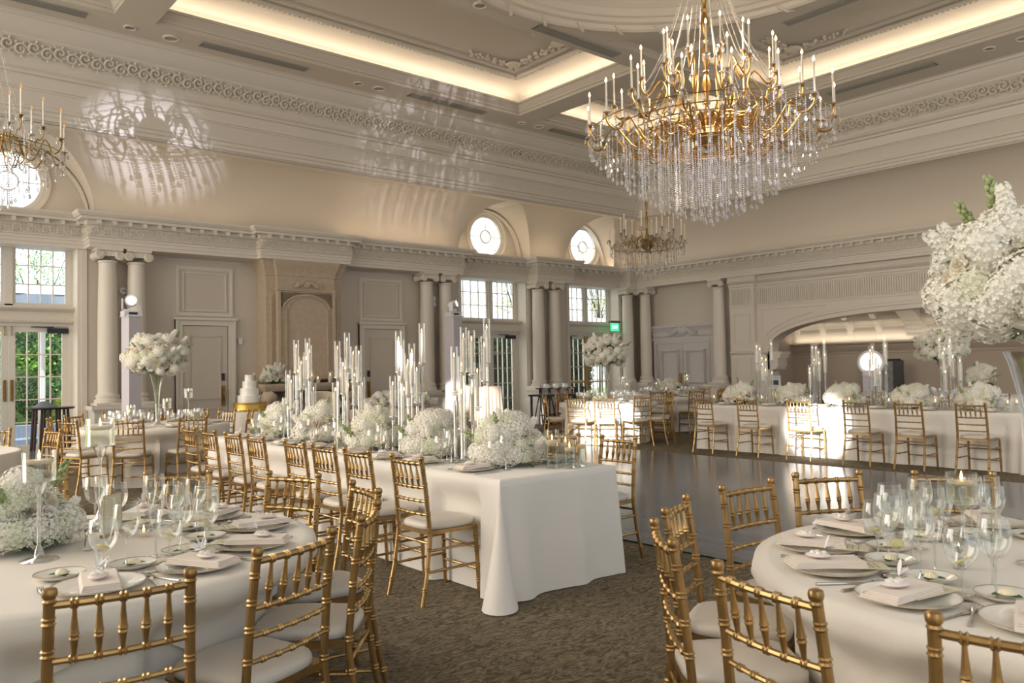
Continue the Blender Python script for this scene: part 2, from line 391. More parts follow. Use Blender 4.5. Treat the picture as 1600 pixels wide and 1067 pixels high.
def rinceau_path(m,path,off,za,zb_,doff,L,dep):
    h=math.hypot(zb_-za,doff)
    for (ax,ay),(bx,by) in zip(path[:-1],path[1:]):
        S=math.hypot(bx-ax,by-ay)
        if S<L*.7: continue
        dx,dy=(bx-ax)/S,(by-ay)/S; nx,ny=dy,-dx; n=max(1,round(S/L)); LL=S/n
        def fn(u,v,w): t=v/h+.5; d=off+doff*t+w; return (ax+dx*u+nx*d,ay+dy*u+ny*d,za+(zb_-za)*t)
        rinceau(m,fn,LL,h,n,dep)
_m=M(); rinceau_path(_m,[p for p in path if p[1]>3.0 or p[0]>17]+[],.018,3.912,4.072,.0,.21,.045); struct('trim_20',_m,m_rel2,ang=60)
# cove vault with lunettes
Z0=4.28; H=1.32
def cy_(z):   # how far the cove stands off the wall plane at height z
    s_=min(1,max(0,(z-Z0)/H)); return -.0+1.0*(1-math.sqrt(max(0,1-s_*s_)))
def zb(x,c,r): 
    q=1-((x-c)/r)**2; return Z0+H*.985*math.sqrt(q) if q>0 else Z0
def cove_left():
    m=M(); lun=[(2.28,1.27),(12.80,1.20),(16.25,1.0)]
    xs=[]; x=-2
    while x<WX+.01: xs.append(x); x+=.065
    cols=[]; bar=[]
    for x in xs:
        zl=Z0
        for c,r in lun:
            if abs(x-c)<r: zl=zb(x,c,r)
        col=[]
        a0=math.asin(min(1,(zl-Z0)/H))
        for k in range(17):
            a=a0+(PI/2-a0)*k/16; z=Z0+H*sin(a); col.append((x,WY-(1-cos(a)),z))
        cols.append(col)
    m.grid([list(r) for r in zip(*cols)])
    for c,r in lun:
        rows=[]
        for k in range(41):
            t=PI*k/40; x=c-r*cos(t); z=zb(x,c,r); y1=WY-cy_(z)
            rows.append([(x,BY+.12+(y1-BY-.12)*q/8,z) for q in range(9)])
        m.grid(rows)
    return m,lun
m,LUN=cove_left()
struct('wall_cove_left',m,m_wall)
mz=M(); xe=[-2]+[v for c,r in LUN for v in (c-r-.004,c+r+.004)]+[WX+.3]
for i in range(0,len(xe),2): mz.box(xe[i],xe[i+1],WY+.03,BY+.35,4.2,5.9)
struct('wall_backing',mz,m_wall,smooth=False)
OC=[(2.28,4.88),(12.9,4.88),(16.5,4.91)]
m=M(); mo=M()
for (c,r),(ox,oz) in zip(LUN,OC):
    ro=.56; outer=[(c-r-.05,Z0-.2)]+[(c-(r+.02)*cos(PI*k/40),zb(c-r*cos(PI*k/40),c,r)+.01) for k in range(41)]+[(c+r+.05,Z0-.2)]
    hole=[(ox+ro*cos(2*PI*k/48),oz+ro*sin(2*PI*k/48)) for k in range(48)]
    plate(m,outer,[hole],lambda a,b:(a,BY+.1,b))
    rows=[]
    for rr,yy in ((.66,BY+.1),(.66,BY+.05),(.60,BY+.04),(.59,BY+.08),(.56,BY+.08),(.56,BY+.25)): rows.append([(ox+rr*cos(2*PI*k/48),yy,oz+rr*sin(2*PI*k/48)) for k in range(48)])
    mo.grid(rows,closed=True)
    # plaster rib along the vault, set in from the edge
    rows=[]
    for q,dz in ((.09,0),(.09,.03),(-.06,.03),(-.06,0)):
        rows.append([(c-(r-.012-dz)*cos(PI*k/32),BY+q,Z0+(zb(c-r*cos(PI*k/32),c,r)-Z0)*(1-.02)-dz) for k in range(33)])
    mo.grid(rows)
struct('wall_lunettes',m,m_wall,smooth=False); struct('trim_8',mo,m_trim)
for n,(ox,oz) in enumerate(OC):
    w=M()
    for r0,r1 in ((.50,.56),(.15,.175)):
        rows=[[(ox+rr*cos(2*PI*k/40),yy,oz+rr*sin(2*PI*k/40)) for k in range(40)] for rr,yy in ((r1,BY+.13),(r1,BY+.10),(r0,BY+.10),(r0,BY+.15),(r1,BY+.15))]; w.grid(rows,closed=True)
    for k in range(4):
        a=PI/2*k; w.tube([(ox+.165*cos(a),BY+.12,oz+.165*sin(a)),(ox+.52*cos(a),BY+.12,oz+.52*sin(a))],.011,6)
    wo=struct('window_%d'%(n+4),w,m_white)
    M().lathe([(0,0),(.53,0),(.53,.004),(0,.004)],40,cap=False).xf(Matrix.Translation((ox,BY+.125,oz))@Matrix.Rotation(PI/2,4,'X')).build('pane',m_pane,wo,smooth=False)

# right wall: cove, wall, arch front
rows=[]
for k in range(17):
    a=PI/2*k/16; z=Z0+H*sin(a); d=1-cos(a); rows.append([(WX-d,WY-d+.0,z),(WX-d,1.0,z)])
struct('wall_cove_right',M().grid(rows),m_wall)
AC,AA,AB,AS=7.0,4.12,.86,1.74
def arch_z(y): 
    q=abs(y-AC)/AA; return AS+AB*max(0,1-q**2.5)**.4
ys=[AC+AA-2*AA*(1-cos(PI*k/60))/2 for k in range(61)]
m=M()
outer=[(WY+.1,0),(WY+.1,4.35),(1,4.35),(1,0)]
hole=[(AC+AA,-.0)]+[(y,arch_z(y)) for y in ys]+[(AC-AA,-.0)]
# two faces: hall side and the band of the arch reveal
loop=[(WY+.1,0),(AC+AA,0)]+[(y,arch_z(y)) for y in ys]+[(AC-AA,0),(1,0),(1,4.35),(WY+.1,4.35)]
plate(m,loop,[],lambda a,b:(WX,a,b))
struct('wall_right',m,m_wall,smooth=False)
struct('light_blocker_west',M().box(-4.3,-4.0,-6,4.6,0,7.2),m_wall,smooth=False)  # unseen partial wall, added to cut western sky light on the front tables
m=M()
loop=[(12.18,0),(AC+AA,0)]+[(y,arch_z(y)) for y in ys]+[(AC-AA,0),(1,0),(1,3.70),(12.18,3.70)]
plate(m,loop,[],lambda a,b:(WX-.12,a,b)); m.grid([[(WX-.12,12.18,0),(WX-.12,12.18,3.70)],[(WX,12.18,0),(WX,12.18,3.70)]])
rev=[(AC+AA,0)]+[(y,arch_z(y)) for y in ys]+[(AC-AA,0)]
m.grid([[(WX-.12,y,z) for y,z in rev],[(WX+.30,y,z) for y,z in rev]])
def arc_off(d): return [(AC+(y-AC)*(1+d/AA),AS+(z-AS)*(1+d/AB)) for y,z in [(yy,arch_z(yy)) for yy in ys]]
r_=[]
for d,t in ((.0,.0),(.0,.03),(.10,.03),(.11,.05),(.17,.05),(.18,.01)): r_.append([(WX-.12-t,y,z) for y,z in arc_off(d)])
m.grid(r_)
# cornice mouldings of the arch front
P2=[(WX,12.18),(WX-.12,12.18),(WX-.12,1)]
sweep(m,[(WX-.26,12.16),(WX-.26,11.44),(WX-.12,11.44),(WX-.12,1)],[(0,3.38),(.02,3.39),(.02,3.43),(.04,3.45),(.04,3.50),(.09,3.53),(.12,3.58),(.12,3.62),(.10,3.63),(.10,3.70),(0,3.70)])
sweep(m,[(WX-.26,12.16),(WX-.26,11.44),(WX-.12,11.44),(WX-.12,1)],[(0,2.90),(.02,2.905),(.02,2.945),(.035,2.95),(.035,2.97),(0,2.98)])
# pilaster
m.box(WX-.26,WX-.05,11.44,12.16,0,3.70); panel(m,'x',WX-.26,11.55,12.05,1.95,2.75); panel(m,'x',WX-.26,11.55,12.05,.35,1.62)
sweep(m,[(WX-.26,12.16),(WX-.26,11.44),(WX-.12,11.44),(WX-.12,11.14)],[(0,1.68),(.03,1.70),(.05,1.74),(.05,1.77),(0,1.79)])
for k in range(13): y=11.52+.56*k/12; m.box(WX-.285,WX-.255,y-.012,y+.012,2.99,3.36)
y=11.38
while y>1: m.box(WX-.145,WX-.115,y-.014,y+.014,2.99,3.36); y-=.055
# spandrel panel
pts=[(11.28,2.84),(10.1,2.84)]
for (a,b),(c,d) in (((11.28,2.82),(9.6,2.82)),((11.28,2.2),(11.28,2.82))):
    m.tube([(WX-.13,a,b),(WX-.13,c,d)],.014,6)
m.tube([(WX-.13,AC+(y-AC)*1.06,AS+(arch_z(y)-AS)*1.30) for y in ys if 9.6<y<11.0],.014,6)
# console under the arch spring
for k,(z0,z1,dx) in enumerate(((1.66,1.74,.34),(1.58,1.66,.30),(1.36,1.58,.24),(1.30,1.36,.20))): m.box(WX-.12-.0,WX+.30,11.13-dx,11.2,z0,z1)
struct('trim_9',m,m_trim,ang=30)

# columns
def column(x,y,rot):
    r=.165; m=M()
    m.lathe([(r*.98,1.16),(r,1.6),(r*.985,2.4),(r*.92,3.0),(r*.86,3.42),(r*.86,3.44),(r*.95,3.455),(r*.95,3.475),(r*.88,3.49)],28)
    m.lathe([(r*1.32,.98),(r*1.34,1.005),(r*1.32,1.03),(r*1.15,1.045),(r*1.12,1.065),(r*1.2,1.08),(r*1.2,1.105),(r*1.08,1.12),(r*.98,1.16)],28,cap=False)
    m.box(-r*1.4,r*1.4,-r*1.4,r*1.4,.93,.98)
    m.box(-.21,.21,-.21,.21,3.655,3.70); m.box(-.18,.18,-.17,.17,3.56,3.655)
    for sx in (-1,1):      # volutes: spirals on both faces joined by a bolster
        m.xf(Matrix.Identity(4))
        v=M(); v.lathe([(.02,-.19),(.075,-.185),(.085,-.17),(.06,-.05),(.055,0),(.06,.05),(.085,.17),(.075,.185),(.02,.19)],16)
        sp=[(.07*(1-k/26)*cos(k*.55),.07*(1-k/26)*sin(k*.55),-.192) for k in range(24)]; v.tube(sp,.008,5); v.tube([(a,b,-c) for a,b,c in sp],.008,5)
        m.merge(v,Matrix.Translation((sx*.165,0,3.575))@Matrix.Rotation(PI/2,4,'X'))
    o=struct('column',m,m_trim); o.location=(x,y,0); o.rotation_euler=(0,0,rot); return o
for x in (3.69,4.17,10.50,11.03,14.0,14.58,17.5): column(x,15.35,0)
column(17.85,14.98,PI/2); column(17.9,12.50,PI/2)
m=M()   # pedestals
for a,b in ((3.42,4.46),(10.2,11.34),(13.76,14.86),(17.2,17.75)):
    m.box(a,b,15.1,15.62,0,.93); sweep(m,[(a,15.62),(a,15.1),(b,15.1),(b,15.62)][::1],[(0,.84),(-.0,.84)])
    m.box(a-.05,b+.05,15.05,15.62,.87,.93); m.box(a-.03,b+.03,15.07,15.62,.84,.87); m.box(a-.03,b+.03,15.07,15.62,0,.14); panel(m,'y',15.1,a+.08,b-.08,.2,.78)
for a,b in ((14.72,15.24),(12.25,12.76)):
    m.box(17.58,18.16,a,b,0,.93).box(17.53,18.16,a-.04,b+.04,.87,.93).box(17.55,18.16,a-.02,b+.02,0,.14)
struct('trim_10',m,m_trim,smooth=False)

# plaster wall panels, baseboards, closed doors on the left wall
m=M()
for a,b in ((4.93,6.03),(8.85,9.98)):
    panel(m,'y',WY,a,b,2.56,3.52,.07,.025); panel(m,'y',WY,a+.13,b-.13,2.66,3.42,.03,.015)
    frame(m,'y',WY,a-.02,b+.02,-.1,2.52,.13,.06); frame(m,'y',WY,a-.02,b+.02,-.1,2.52,.04,.085); m.box(a-.05,b+.05,WY-.11,WY,2.49,2.54)
for a,b in ((4.7,6.2),(8.6,10.1)): m.box(a,b,WY-.02,WY,3.63,3.655)
struct('trim_11',m,m_trim,smooth=False)
m=M()
for a,b in ((4.5,4.9),(6.05,6.3),(8.35,8.83),(9.99,10.2)): m.box(a,b,WY-.03,WY,0,.22)
struct('baseboard_left',m,m_trim,smooth=False)
struct('baseboard_right',M().box(WX-.03,WX,12.78,12.8,0,.2).box(WX-.03,WX,14.6,14.72,0,.2),m_trim,smooth=False)
for n,(a,b,hs) in enumerate(((5.04,5.90,1),(8.97,9.86,-1))):
    d=M().box(a,b,WY-.03,WY,0,2.38); panel(d,'y',WY-.03,a+.12,b-.12,.95,2.2,.04,.012); panel(d,'y',WY-.03,a+.12,b-.12,.2,.8,.04,.012)
    o=struct('door_%d'%(n+4),d,m_wall,smooth=False); hx=b-.09 if hs==1 else a+.09
    M().box(hx-.035,hx+.035,WY-.05,WY-.03,.82,1.22).tube([(hx,WY-.06,.9),(hx,WY-.09,.95),(hx,WY-.09,1.1),(hx,WY-.06,1.16)],.012).build('handle',m_brassd,o)
    M().box(hx-.03,hx+.03,WY-.055,WY-.03,1.32,1.46).build('lock_plate',m_black,o)

# grey double door on the right wall with its carved hood
m_greyw=mat('grey_limed_wood',(.56,.53,.53),.55,bump=.002,bscale=60,var=.12,vscale=30)
d=M(); X=WX
d.box(X-.10,X,12.76,14.86,0,2.18); d.box(X-.14,X,12.70,14.92,2.14,2.24)
sweep(d,[(X,14.86),(X-.10,14.86),(X-.10,12.76),(X,12.76)],[(0,2.24),(.02,2.26),(.02,2.40),(.05,2.46),(.09,2.52),(.09,2.58),(-.3,2.58)])
frame(d,'x',X-.10,12.78,14.84,0,2.16,.10,.03)
dg=struct('door_6',d,m_greyw,smooth=False)
for a,b in ((12.93,13.80),(13.82,14.69)):
    q=M().box(X-.12,X-.10,a,b,.01,2.05); panel(q,'x',X-.12,a+.12,b-.12,.95,1.88,.06,.05); panel(q,'x',X-.12,a+.12,b-.12,.15,.78,.06,.05)
    q.build('door_leaf',m_greyw,dg,smooth=False)
    hy=b-.08 if b<13.81 else a+.08
    M().box(X-.15,X-.12,hy-.04,hy+.04,.62,1.22).tube([(X-.18,hy,.7),(X-.19,hy,1.1)],.012).build('handle',m_brass,dg)
def carving(m,c,w,h,axis,seed,n=26,depth=.05):
    rnd=random.Random(seed); m.sphere(c,depth*1.2 if axis=='x' else w*.18,w*.18 if axis=='x' else depth*1.2,h*.5,10,7)
    for s_ in (-1,1):
        for j in range(3):
            pts=[]
            for k in range(16):
                t=k/15; u=s_*(.12+t*.9)*w*.5; v=(sin(t*PI*1.4+j*1.0)*.45-(.35*t)+.1*(j-1))*h*.8*(1-.3*t)
                e=-depth*.6
                pts.append((c[0]+e,c[1]+u,c[2]+v) if axis=='x' else (c[0]+u,c[1]+e,c[2]+v))
            m.tube(pts,[.022*(1-.6*k/15)+.006 for k in range(16)],6)
            p=pts[9]; m.sphere(p,.035,.035,.03,7,5)
    return m
carving(M(),(X-.14,13.8,2.40),1.0,.26,'x',3).build('carving',m_greyw,dg)
for yy in (12.72,14.9): M().tube([(X-.1,yy+(.1 if yy>14 else -.1)*k/9,2.5-.32*k/9+.03*sin(k*1.4)) for k in range(10)],[.045-.003*k for k in range(10)],8).build('scroll',m_greyw,dg)

# crown cornice and ceiling
crown=[(1.0,5.56),(.98,5.56),(1.0,5.60),(1.04,5.60),(1.04,5.66),(1.07,5.67),(1.07,5.73),(1.11,5.74),(1.11,5.79),(1.09,5.80),(1.10,5.84),(1.15,5.94),(1.18,6.0),(1.20,6.01),(1.20,6.03),(1.23,6.04),(1.25,6.22),(1.31,6.23),(1.31,6.27),(1.37,6.30),(1.41,6.36),(1.41,6.39)]
crown2=[(1.41,6.39),(1.43,6.42),(1.50,6.56),(1.58,6.66)]
crown3=[(1.58,6.66),(1.60,6.68),(1.60,6.72),(1.66,6.76),(1.72,6.84),(1.76,6.93),(1.80,6.94),(1.80,6.98),(1.85,7.0)]
WP=[(-2.5,WY),(WX,WY),(WX,-2)]
struct('trim_12',sweep(M(),WP,[(.0,5.56)]+crown),m_trim,ang=25); _m=sweep(M(),WP,crown2); rinceau_path(_m,[(1.0,WY),(WX-1.4,WY)],1.43,6.41,6.65,.15,.36,.085); rinceau_path(_m,[(WX,WY-1.4),(WX,4.0)],1.43,6.41,6.65,.15,.36,.085); struct('trim_13',_m,m_rel,ang=60); struct('trim_14',sweep(M(),WP,crown3),m_trim,ang=25)
CZ=7.0
COF=[(-1.5,3.24,9.65,13.05),(3.84,11.45,9.65,13.05),(12.05,15.25,9.65,13.05),(12.05,15.25,-1.5,9.1)]
DC=(7.95,5.8); DR=3.37
holes=[[(a,c),(b,c),(b,d),(a,d)] for a,b,c,d in COF]
holes.append([(DC[0]+DR*cos(2*PI*k/72),DC[1]+DR*sin(2*PI*k/72)) for k in range(72)])
TRI=[[(11.55,9.1),(10.0,9.1),(11.55,7.55)]]
holes+=TRI
m=M(); plate(m,[(-2.5,-2),(16.32,-2),(16.32,13.76),(-2.5,13.76)],holes,lambda a,b:(a,b,CZ))
# raised roofs above the coffers
for a,b,c,d in COF: m.box(a-.35,b+.35,c-.35,d+.35,7.62,7.66)
m.box(DC[0]-DR-.5,DC[0]+DR+.5,DC[1]-DR-.5,DC[1]+DR+.5,8.2,8.24)
for t in TRI:
    m.add([(p[0],p[1],7.15) for p in t],[(0,1,2)])
    for i in range(3):
        p,q=t[i],t[(i+1)%3]; m.add([(p[0],p[1],7),(q[0],q[1],7),(q[0],q[1],7.15),(p[0],p[1],7.15)],[(0,1,2,3)])
struct('ceiling',m,m_ceil,smooth=False)
m=M(); mb=M(); ml=M()
for a,b,c,d in COF:
    pth=[(a,c),(a,d),(b,d),(b,c)]   # clockwise: interior on the right
    sweep(m,pth,[(-.02,6.998),(0,6.998),(.0,7.05),(.03,7.06),(.03,7.10),(.05,7.12),(.09,7.20),(.12,7.21),(.12,7.25),(.06,7.26),(-.02,7.20),(-.35,7.20)],closed=True)
    sweep(m,pth,[(-.34,7.20),(-.34,7.34),(-.26,7.50),(-.10,7.58),(.14,7.62)],closed=True)
    sweep(mb,pth,[(.42,7.62),(.42,7.575),(.46,7.56),(.50,7.56),(.52,7.60),(.56,7.61)],closed=True)
    sweep(m,pth,[(.72,7.62),(.72,7.59),(.76,7.58),(.78,7.62)],closed=True)
# bead row on each coffer
for a,b,c,d in COF[:]:
    for (p,q) in (((a+.46,d-.46),(b-.46,d-.46)),((b-.46,d-.46),(b-.46,c+.46))):
        L=math.hypot(q[0]-p[0],q[1]-p[1]); n=int(L/.09)
        for i in range(n):
            t=(i+.5)/n; x,y=p[0]+(q[0]-p[0])*t,p[1]+(q[1]-p[1])*t
            if y>3 and x>1: mb.sphere((x,y,7.565),.03,.03,.03,6,4)
struct('trim_15',m,m_ceil,ang=28); struct('trim_16',mb,m_trim,ang=40)
# ornament in the coffer corners
m=M(); rnd=random.Random(5)
for cx,cy,sx,sy in ((11.45-.85,13.05-.85,-1,-1),(11.45-.85,9.65+.85,-1,1),(15.25-.85,9.1-.85,-1,-1),(12.05+.85,9.1-.85,1,-1)):
    for arm in (0,1):
        for k in range(22):
            t=k/21*1.25; u=.08*sin(k*1.9)+.10
            x=cx+sx*(t if arm==0 else u); y=cy+sy*(u if arm==0 else t)
            m.sphere((x,y,7.60),.06*(1-.4*t),.05*(1-.4*t),.035,6,4)
            if k%2==0: m.tube([(x,y,7.6),(x+.07*sin(k),y+.07*cos(k*1.3),7.58)],.018,5)
    m.lathe([(0,0),(.12,.0),(.15,.03),(.05,.05)],14,(cx+sx*.2,cy+sy*.2,7.55))
struct('trim_17',m,m_trim)
# dome ring
m=M(); ring=[(DR+.12,7.0),(DR+.10,6.96),(DR+.02,6.95),(DR-.02,6.98),(DR-.04,7.04),(DR-.10,7.06),(DR-.12,7.12),(DR-.16,7.14),(DR-.20,7.24),(DR-.28,7.30),(DR-.36,7.44),(DR-.44,7.46),(DR-.5,7.6),(DR-.9,7.9),(DR-1.6,8.1),(.2,8.19)]
rows=[[(DC[0]+r*cos(2*PI*k/96),DC[1]+r*sin(2*PI*k/96),z) for k in range(96)] for r,z in ring]; m.grid(rows,closed=True)
for k in range(32):
    a=2*PI*k/32; 
    m.tube([(DC[0]+(DR+.13)*cos(a-.02),DC[1]+(DR+.13)*sin(a-.02),6.955),(DC[0]+(DR+.03)*cos(a),DC[1]+(DR+.03)*sin(a),6.93),(DC[0]+(DR-.10)*cos(a+.04),DC[1]+(DR-.10)*sin(a+.04),7.0)],[.012,.03,.012],6)
struct('trim_18',m,m_ceil,ang=28)
# ceiling vents, downlights, speakers
m_vent=mat('vent_shadow',(.03,.035,.03),.6); m_slat=mat('vent_slat',(.33,.32,.29),.5)
V=[(4.67,6.55,13.36,'x','long linear air vent in the ceiling strip, nearest the left edge of the photo'),(8.8,10.7,13.34,'x','long linear air vent in the ceiling strip beyond the lit coffer corner'),(8.66,10.58,9.40,'x','long striped air vent on the ceiling beam between coffer and dome'),(12.7,14.6,13.34,'x','linear air vent in the ceiling partly behind the large chandelier, left side'),(6.0,8.1,15.62,'y','linear air vent in the ceiling along the right wall cornice'),(4.9,6.8,11.8,'y','striped air vent on the beam above the right of the large chandelier'),(1.2,2.9,13.36,'x','short visible air vent in the ceiling above the left chandelier')]
for a,b,c,ax,lab in V:
    t=thing('ceiling_vent',lab,'vent',(0,0,0)); w=.085
    f=M(); 
    if ax=='x':
        M().box(a,b,c-w,c+w,6.985,6.999).build('backing',m_vent,t,smooth=False)
        for k in range(6): yy=c-w+.02+k*(2*w-.04)/5; f.box(a,b,yy-.006,yy+.006,6.975,6.986)
        f.box(a-.02,b+.02,c-w-.02,c-w,6.98,6.999).box(a-.02,b+.02,c+w,c+w+.02,6.98,6.999)
    else:
        M().box(c-w,c+w,a,b,6.985,6.999).build('backing',m_vent,t,smooth=False)
        for k in range(6): yy=c-w+.02+k*(2*w-.04)/5; f.box(yy-.006,yy+.006,a,b,6.975,6.986)
        f.box(c-w-.02,c-w,a-.02,b+.02,6.98,6.999).box(c+w,c+w+.02,a-.02,b+.02,6.98,6.999)
    f.build('slats',m_slat,t,smooth=False)
for x,y,r,nm,lab in ((3.56,13.42,.10,'downlight','small recessed round downlight in the ceiling at upper left'),(4.2,13.45,.13,'ceiling_speaker','flat round speaker grille in the ceiling beside the left air vent'),(7.67,13.42,.10,'downlight','recessed round downlight left of the second air vent'),(8.13,13.42,.13,'ceiling_speaker','flat round speaker grille just left of the second air vent'),(11.83,13.4,.09,'downlight','recessed round downlight left of the large chandelier'),(7.47,9.37,.11,'downlight','recessed round downlight on the beam at the top centre'),(15.67,5.1,.10,'downlight','recessed round downlight in the ceiling strip at the right'),(15.66,4.55,.13,'ceiling_speaker','flat round speaker grille at the right end of the ceiling'),(12.32,13.36,.12,'ceiling_speaker','flat round speaker grille beside the large chandelier')):
    t=thing(nm,lab,'ceiling fitting',(x,y,7.0))
    M().lathe([(r,0),(r,-.015),(r*.8,-.02),(r*.75,0)],20).build('ring',m_white,t)
    M().lathe([(0,-.006),(r*.78,-.006)],20,cap=False).build('cover',mat('dark_lamp',(.25,.22,.18),.4) if nm=='downlight' else m_slat,t)

# ------------------------------------------------------------------ alcove behind the arch
struct('wall_alcove_back',M().box(20.5,20.6,2.4,12.2,0,3.2),m_alc,smooth=False)
struct('wall_alcove_side',M().box(18.4,20.5,11.9,12.2,0,3.2).box(18.4,20.5,2.2,2.5,0,3.2),m_alc,smooth=False)
def vz(s): return (20.47-2.1*(1-cos(s*PI/2)),2.04+.95*sin(s*PI/2))
m=M(); rows=[[(20.49,2.4,1.9),(20.49,12.0,1.9)],[(20.49,2.4,2.05),(20.49,12.0,2.05)]]
for k in range(13): x,z=vz(k/12); rows.append([(x+.0,2.4,z+.13),(x+.0,12.0,z+.13)])
m.grid(rows)
y=2.6
while y<12:      # ribs from wall to arch
    for k in range(12):
        x0,z0=vz(k/12); x1,z1=vz((k+1)/12); m.add([(x0,y-.07,z0),(x1,y-.07,z1),(x1,y-.11,z1+.14),(x0,y-.11,z0+.14),(x0,y+.07,z0),(x1,y+.07,z1),(x1,y+.11,z1+.14),(x0,y+.11,z0+.14)],[(0,4,5,1),(0,1,2,3),(4,7,6,5)])
    y+=.76
for s_ in (.10,.36,.62,.86):
    x,z=vz(s_); nx,nz=-cos(s_*PI/2),-sin(s_*PI/2); tx,tz=-sin(s_*PI/2),cos(s_*PI/2)
    q=[(x-tx*.06,z-tz*.06),(x+tx*.06,z+tz*.06),(x+tx*.08,z+tz*.08+.14),(x-tx*.08,z-tz*.08+.14)]
    m.add([(a,2.4,b) for a,b in q]+[(a,12.0,b) for a,b in q],[(0,1,5,4),(1,2,6,5),(3,0,4,7)])
for yy in (5.45,8.5):
    rows=[]
    for k in range(13):
        x,z=vz(k/12); a=k/12*PI/2; rows.append([(x-.0+.1,yy-.22,z+.1),(x-.10*cos(a),yy-.22,z-.10*sin(a)),(x-.10*cos(a),yy+.22,z-.10*sin(a)),(x+.1,yy+.22,z+.1)])
    m.grid(rows)
struct('ceiling_alcove',m,m_trim,smooth=False)
struct('trim_19',sweep(M(),[(20.5,12),(20.5,2.4)],[(0,1.66),(.02,1.67),(.02,1.72),(.05,1.75),(.09,1.84),(.10,1.86),(.10,1.89),(.16,1.92),(.16,1.95),(.13,1.95),(.13,1.91),(0,1.91)]),m_alc)

# ------------------------------------------------------------------ lamps
def area(name,loc,sx,sy,power,col,rot=(PI,0,0),spread=None):
    l=bpy.data.lights.new(name,'AREA'); l.shape='RECTANGLE'; l.size=sx; l.size_y=sy; l.energy=power; l.color=col
    if spread: l.spread=spread
    o=bpy.data.objects.new(name,l); COL.objects.link(o); o.location=loc; o.rotation_euler=rot; return o
WARM=(1,.84,.64)
for a,b,c,d in COF:
    lx=b-a; ly=d-c; P=3.6
    area('cove_lamp',((a+b)/2,d+.2,7.225),lx,.1,lx*P,WARM); area('cove_lamp',(b+.2,(c+d)/2,7.225),.1,ly,ly*P,WARM)
    area('cove_lamp',((a+b)/2,c-.2,7.225),lx,.1,lx*P*.6,WARM); area('cove_lamp',(a-.2,(c+d)/2,7.225),.1,ly,ly*P*.6,WARM)
for x0,x1,yy in ((1.0,3.3,15.72),(3.4,6.3,15.25),(6.4,8.25,15.1),(8.35,11.4,15.25),(11.5,13.8,15.72),(13.9,15.05,15.25),(15.2,17.4,15.72),(17.45,17.9,15.3)):
    area('shelf_lamp',((x0+x1)/2,yy,4.31),x1-x0,.06,(x1-x0)*(1.2 if x0<8 else 2.6),(1,.74,.46))
area('shelf_lamp',(17.9,8.5,4.31),.06,13.5,13.5*.45,WARM)
area('alcove_lamp',(20.36,7.2,1.965),.05,9.2,22,WARM)
area('dome_lamp',(DC[0],DC[1],7.5),.1,.1,0.01,WARM)
def spot(name,loc,to,deg,power,col=(1,.97,.93),blend=.25,rad=.03):
    l=bpy.data.lights.new(name,'SPOT'); l.energy=power; l.spot_size=math.radians(deg); l.spot_blend=blend; l.color=col; l.shadow_soft_size=rad
    o=bpy.data.objects.new(name,l); COL.objects.link(o); o.location=loc; d=Vector(to)-Vector(loc); o.rotation_euler=d.to_track_quat('-Z','Y').to_euler(); return o
SP=(-2.0,2.6,2.75)
spot('stage_beam',SP,(11.4,6.25,.48),4.9,60000,blend=1)
spot('stage_beam',SP,(10.6,9.95,.45),5.4,60000,blend=1)
spot('stage_beam',(-2,2.6,4.6),(10.40,14.15,.80),3.2,34000,blend=.6)
spot('stage_beam',SP,(13.9,15.6,.02),3.6,24000,blend=.7)
spot('stage_beam',(-1.6,7,2.5),(4.2,14.8,5.5),13,5200,(.84,.82,1),.9,.012)
spot('stage_beam',(6.3,-1.5,2.4),(9.9,14.6,6.3),15,3800,(.93,.86,1),.8,.02)

# ------------------------------------------------------------------ world, daylight
w=bpy.data.worlds.new('daylight'); bpy.context.scene.world=w; w.use_nodes=True; nt=w.node_tree
bg=nt.nodes['Background']; tc=nt.nodes.new('ShaderNodeTexCoord'); sx=nt.nodes.new('ShaderNodeSeparateXYZ'); cr=nt.nodes.new('ShaderNodeValToRGB')
cr.color_ramp.elements[0].position=.0; cr.color_ramp.elements[0].color=(1,.97,.93,1); cr.color_ramp.elements[1].position=.5; cr.color_ramp.elements[1].color=(.80,.90,1,1)
# sky shaped by direction: an added warm glow in the west (-x) fills the room, pale blue over the garden (+y), dimmer to the south
def nd(t,**k):
    q=nt.nodes.new(t)
    for a,b in k.items(): setattr(q,a,b)
    return q
def dotn(v):
    d=nd('ShaderNodeVectorMath',operation='DOT_PRODUCT'); d.inputs[1].default_value=v; nt.links.new(tc.outputs['Generated'],d.inputs[0]); return d.outputs['Value']
def mth(op,a,b):
    q=nd('ShaderNodeMath',operation=op)
    for k,v in enumerate((a,b)):
        if isinstance(v,(int,float)): q.inputs[k].default_value=v
        else: nt.links.new(v,q.inputs[k])
    return q.outputs[0]
west=mth('POWER',mth('MAXIMUM',dotn((-.93,.05,.36)),0.0),1.6); north=mth('MAXIMUM',dotn((.12,.99,0)),0.0)
stg=mth('ADD',mth('ADD',mth('MULTIPLY',west,3.9),mth('MULTIPLY',north,3.1)),.78)
nt.links.new(west,cr.inputs[0]); e=cr.color_ramp.elements; e[0].position=0; e[0].color=(.86,.93,1,1); e[1].position=.7; e[1].color=(1,.88,.74,1)
nt.links.new(stg,bg.inputs[1]); nt.links.new(cr.outputs[0],bg.inputs[0])
sl=bpy.data.lights.new('sun','SUN'); sl.energy=8; sl.angle=.01; sl.color=(1,.95,.85); so=bpy.data.objects.new('sun',sl); COL.objects.link(so); so.rotation_euler=Vector((-.12,.25,-.95)).to_track_quat('-Z','Y').to_euler()

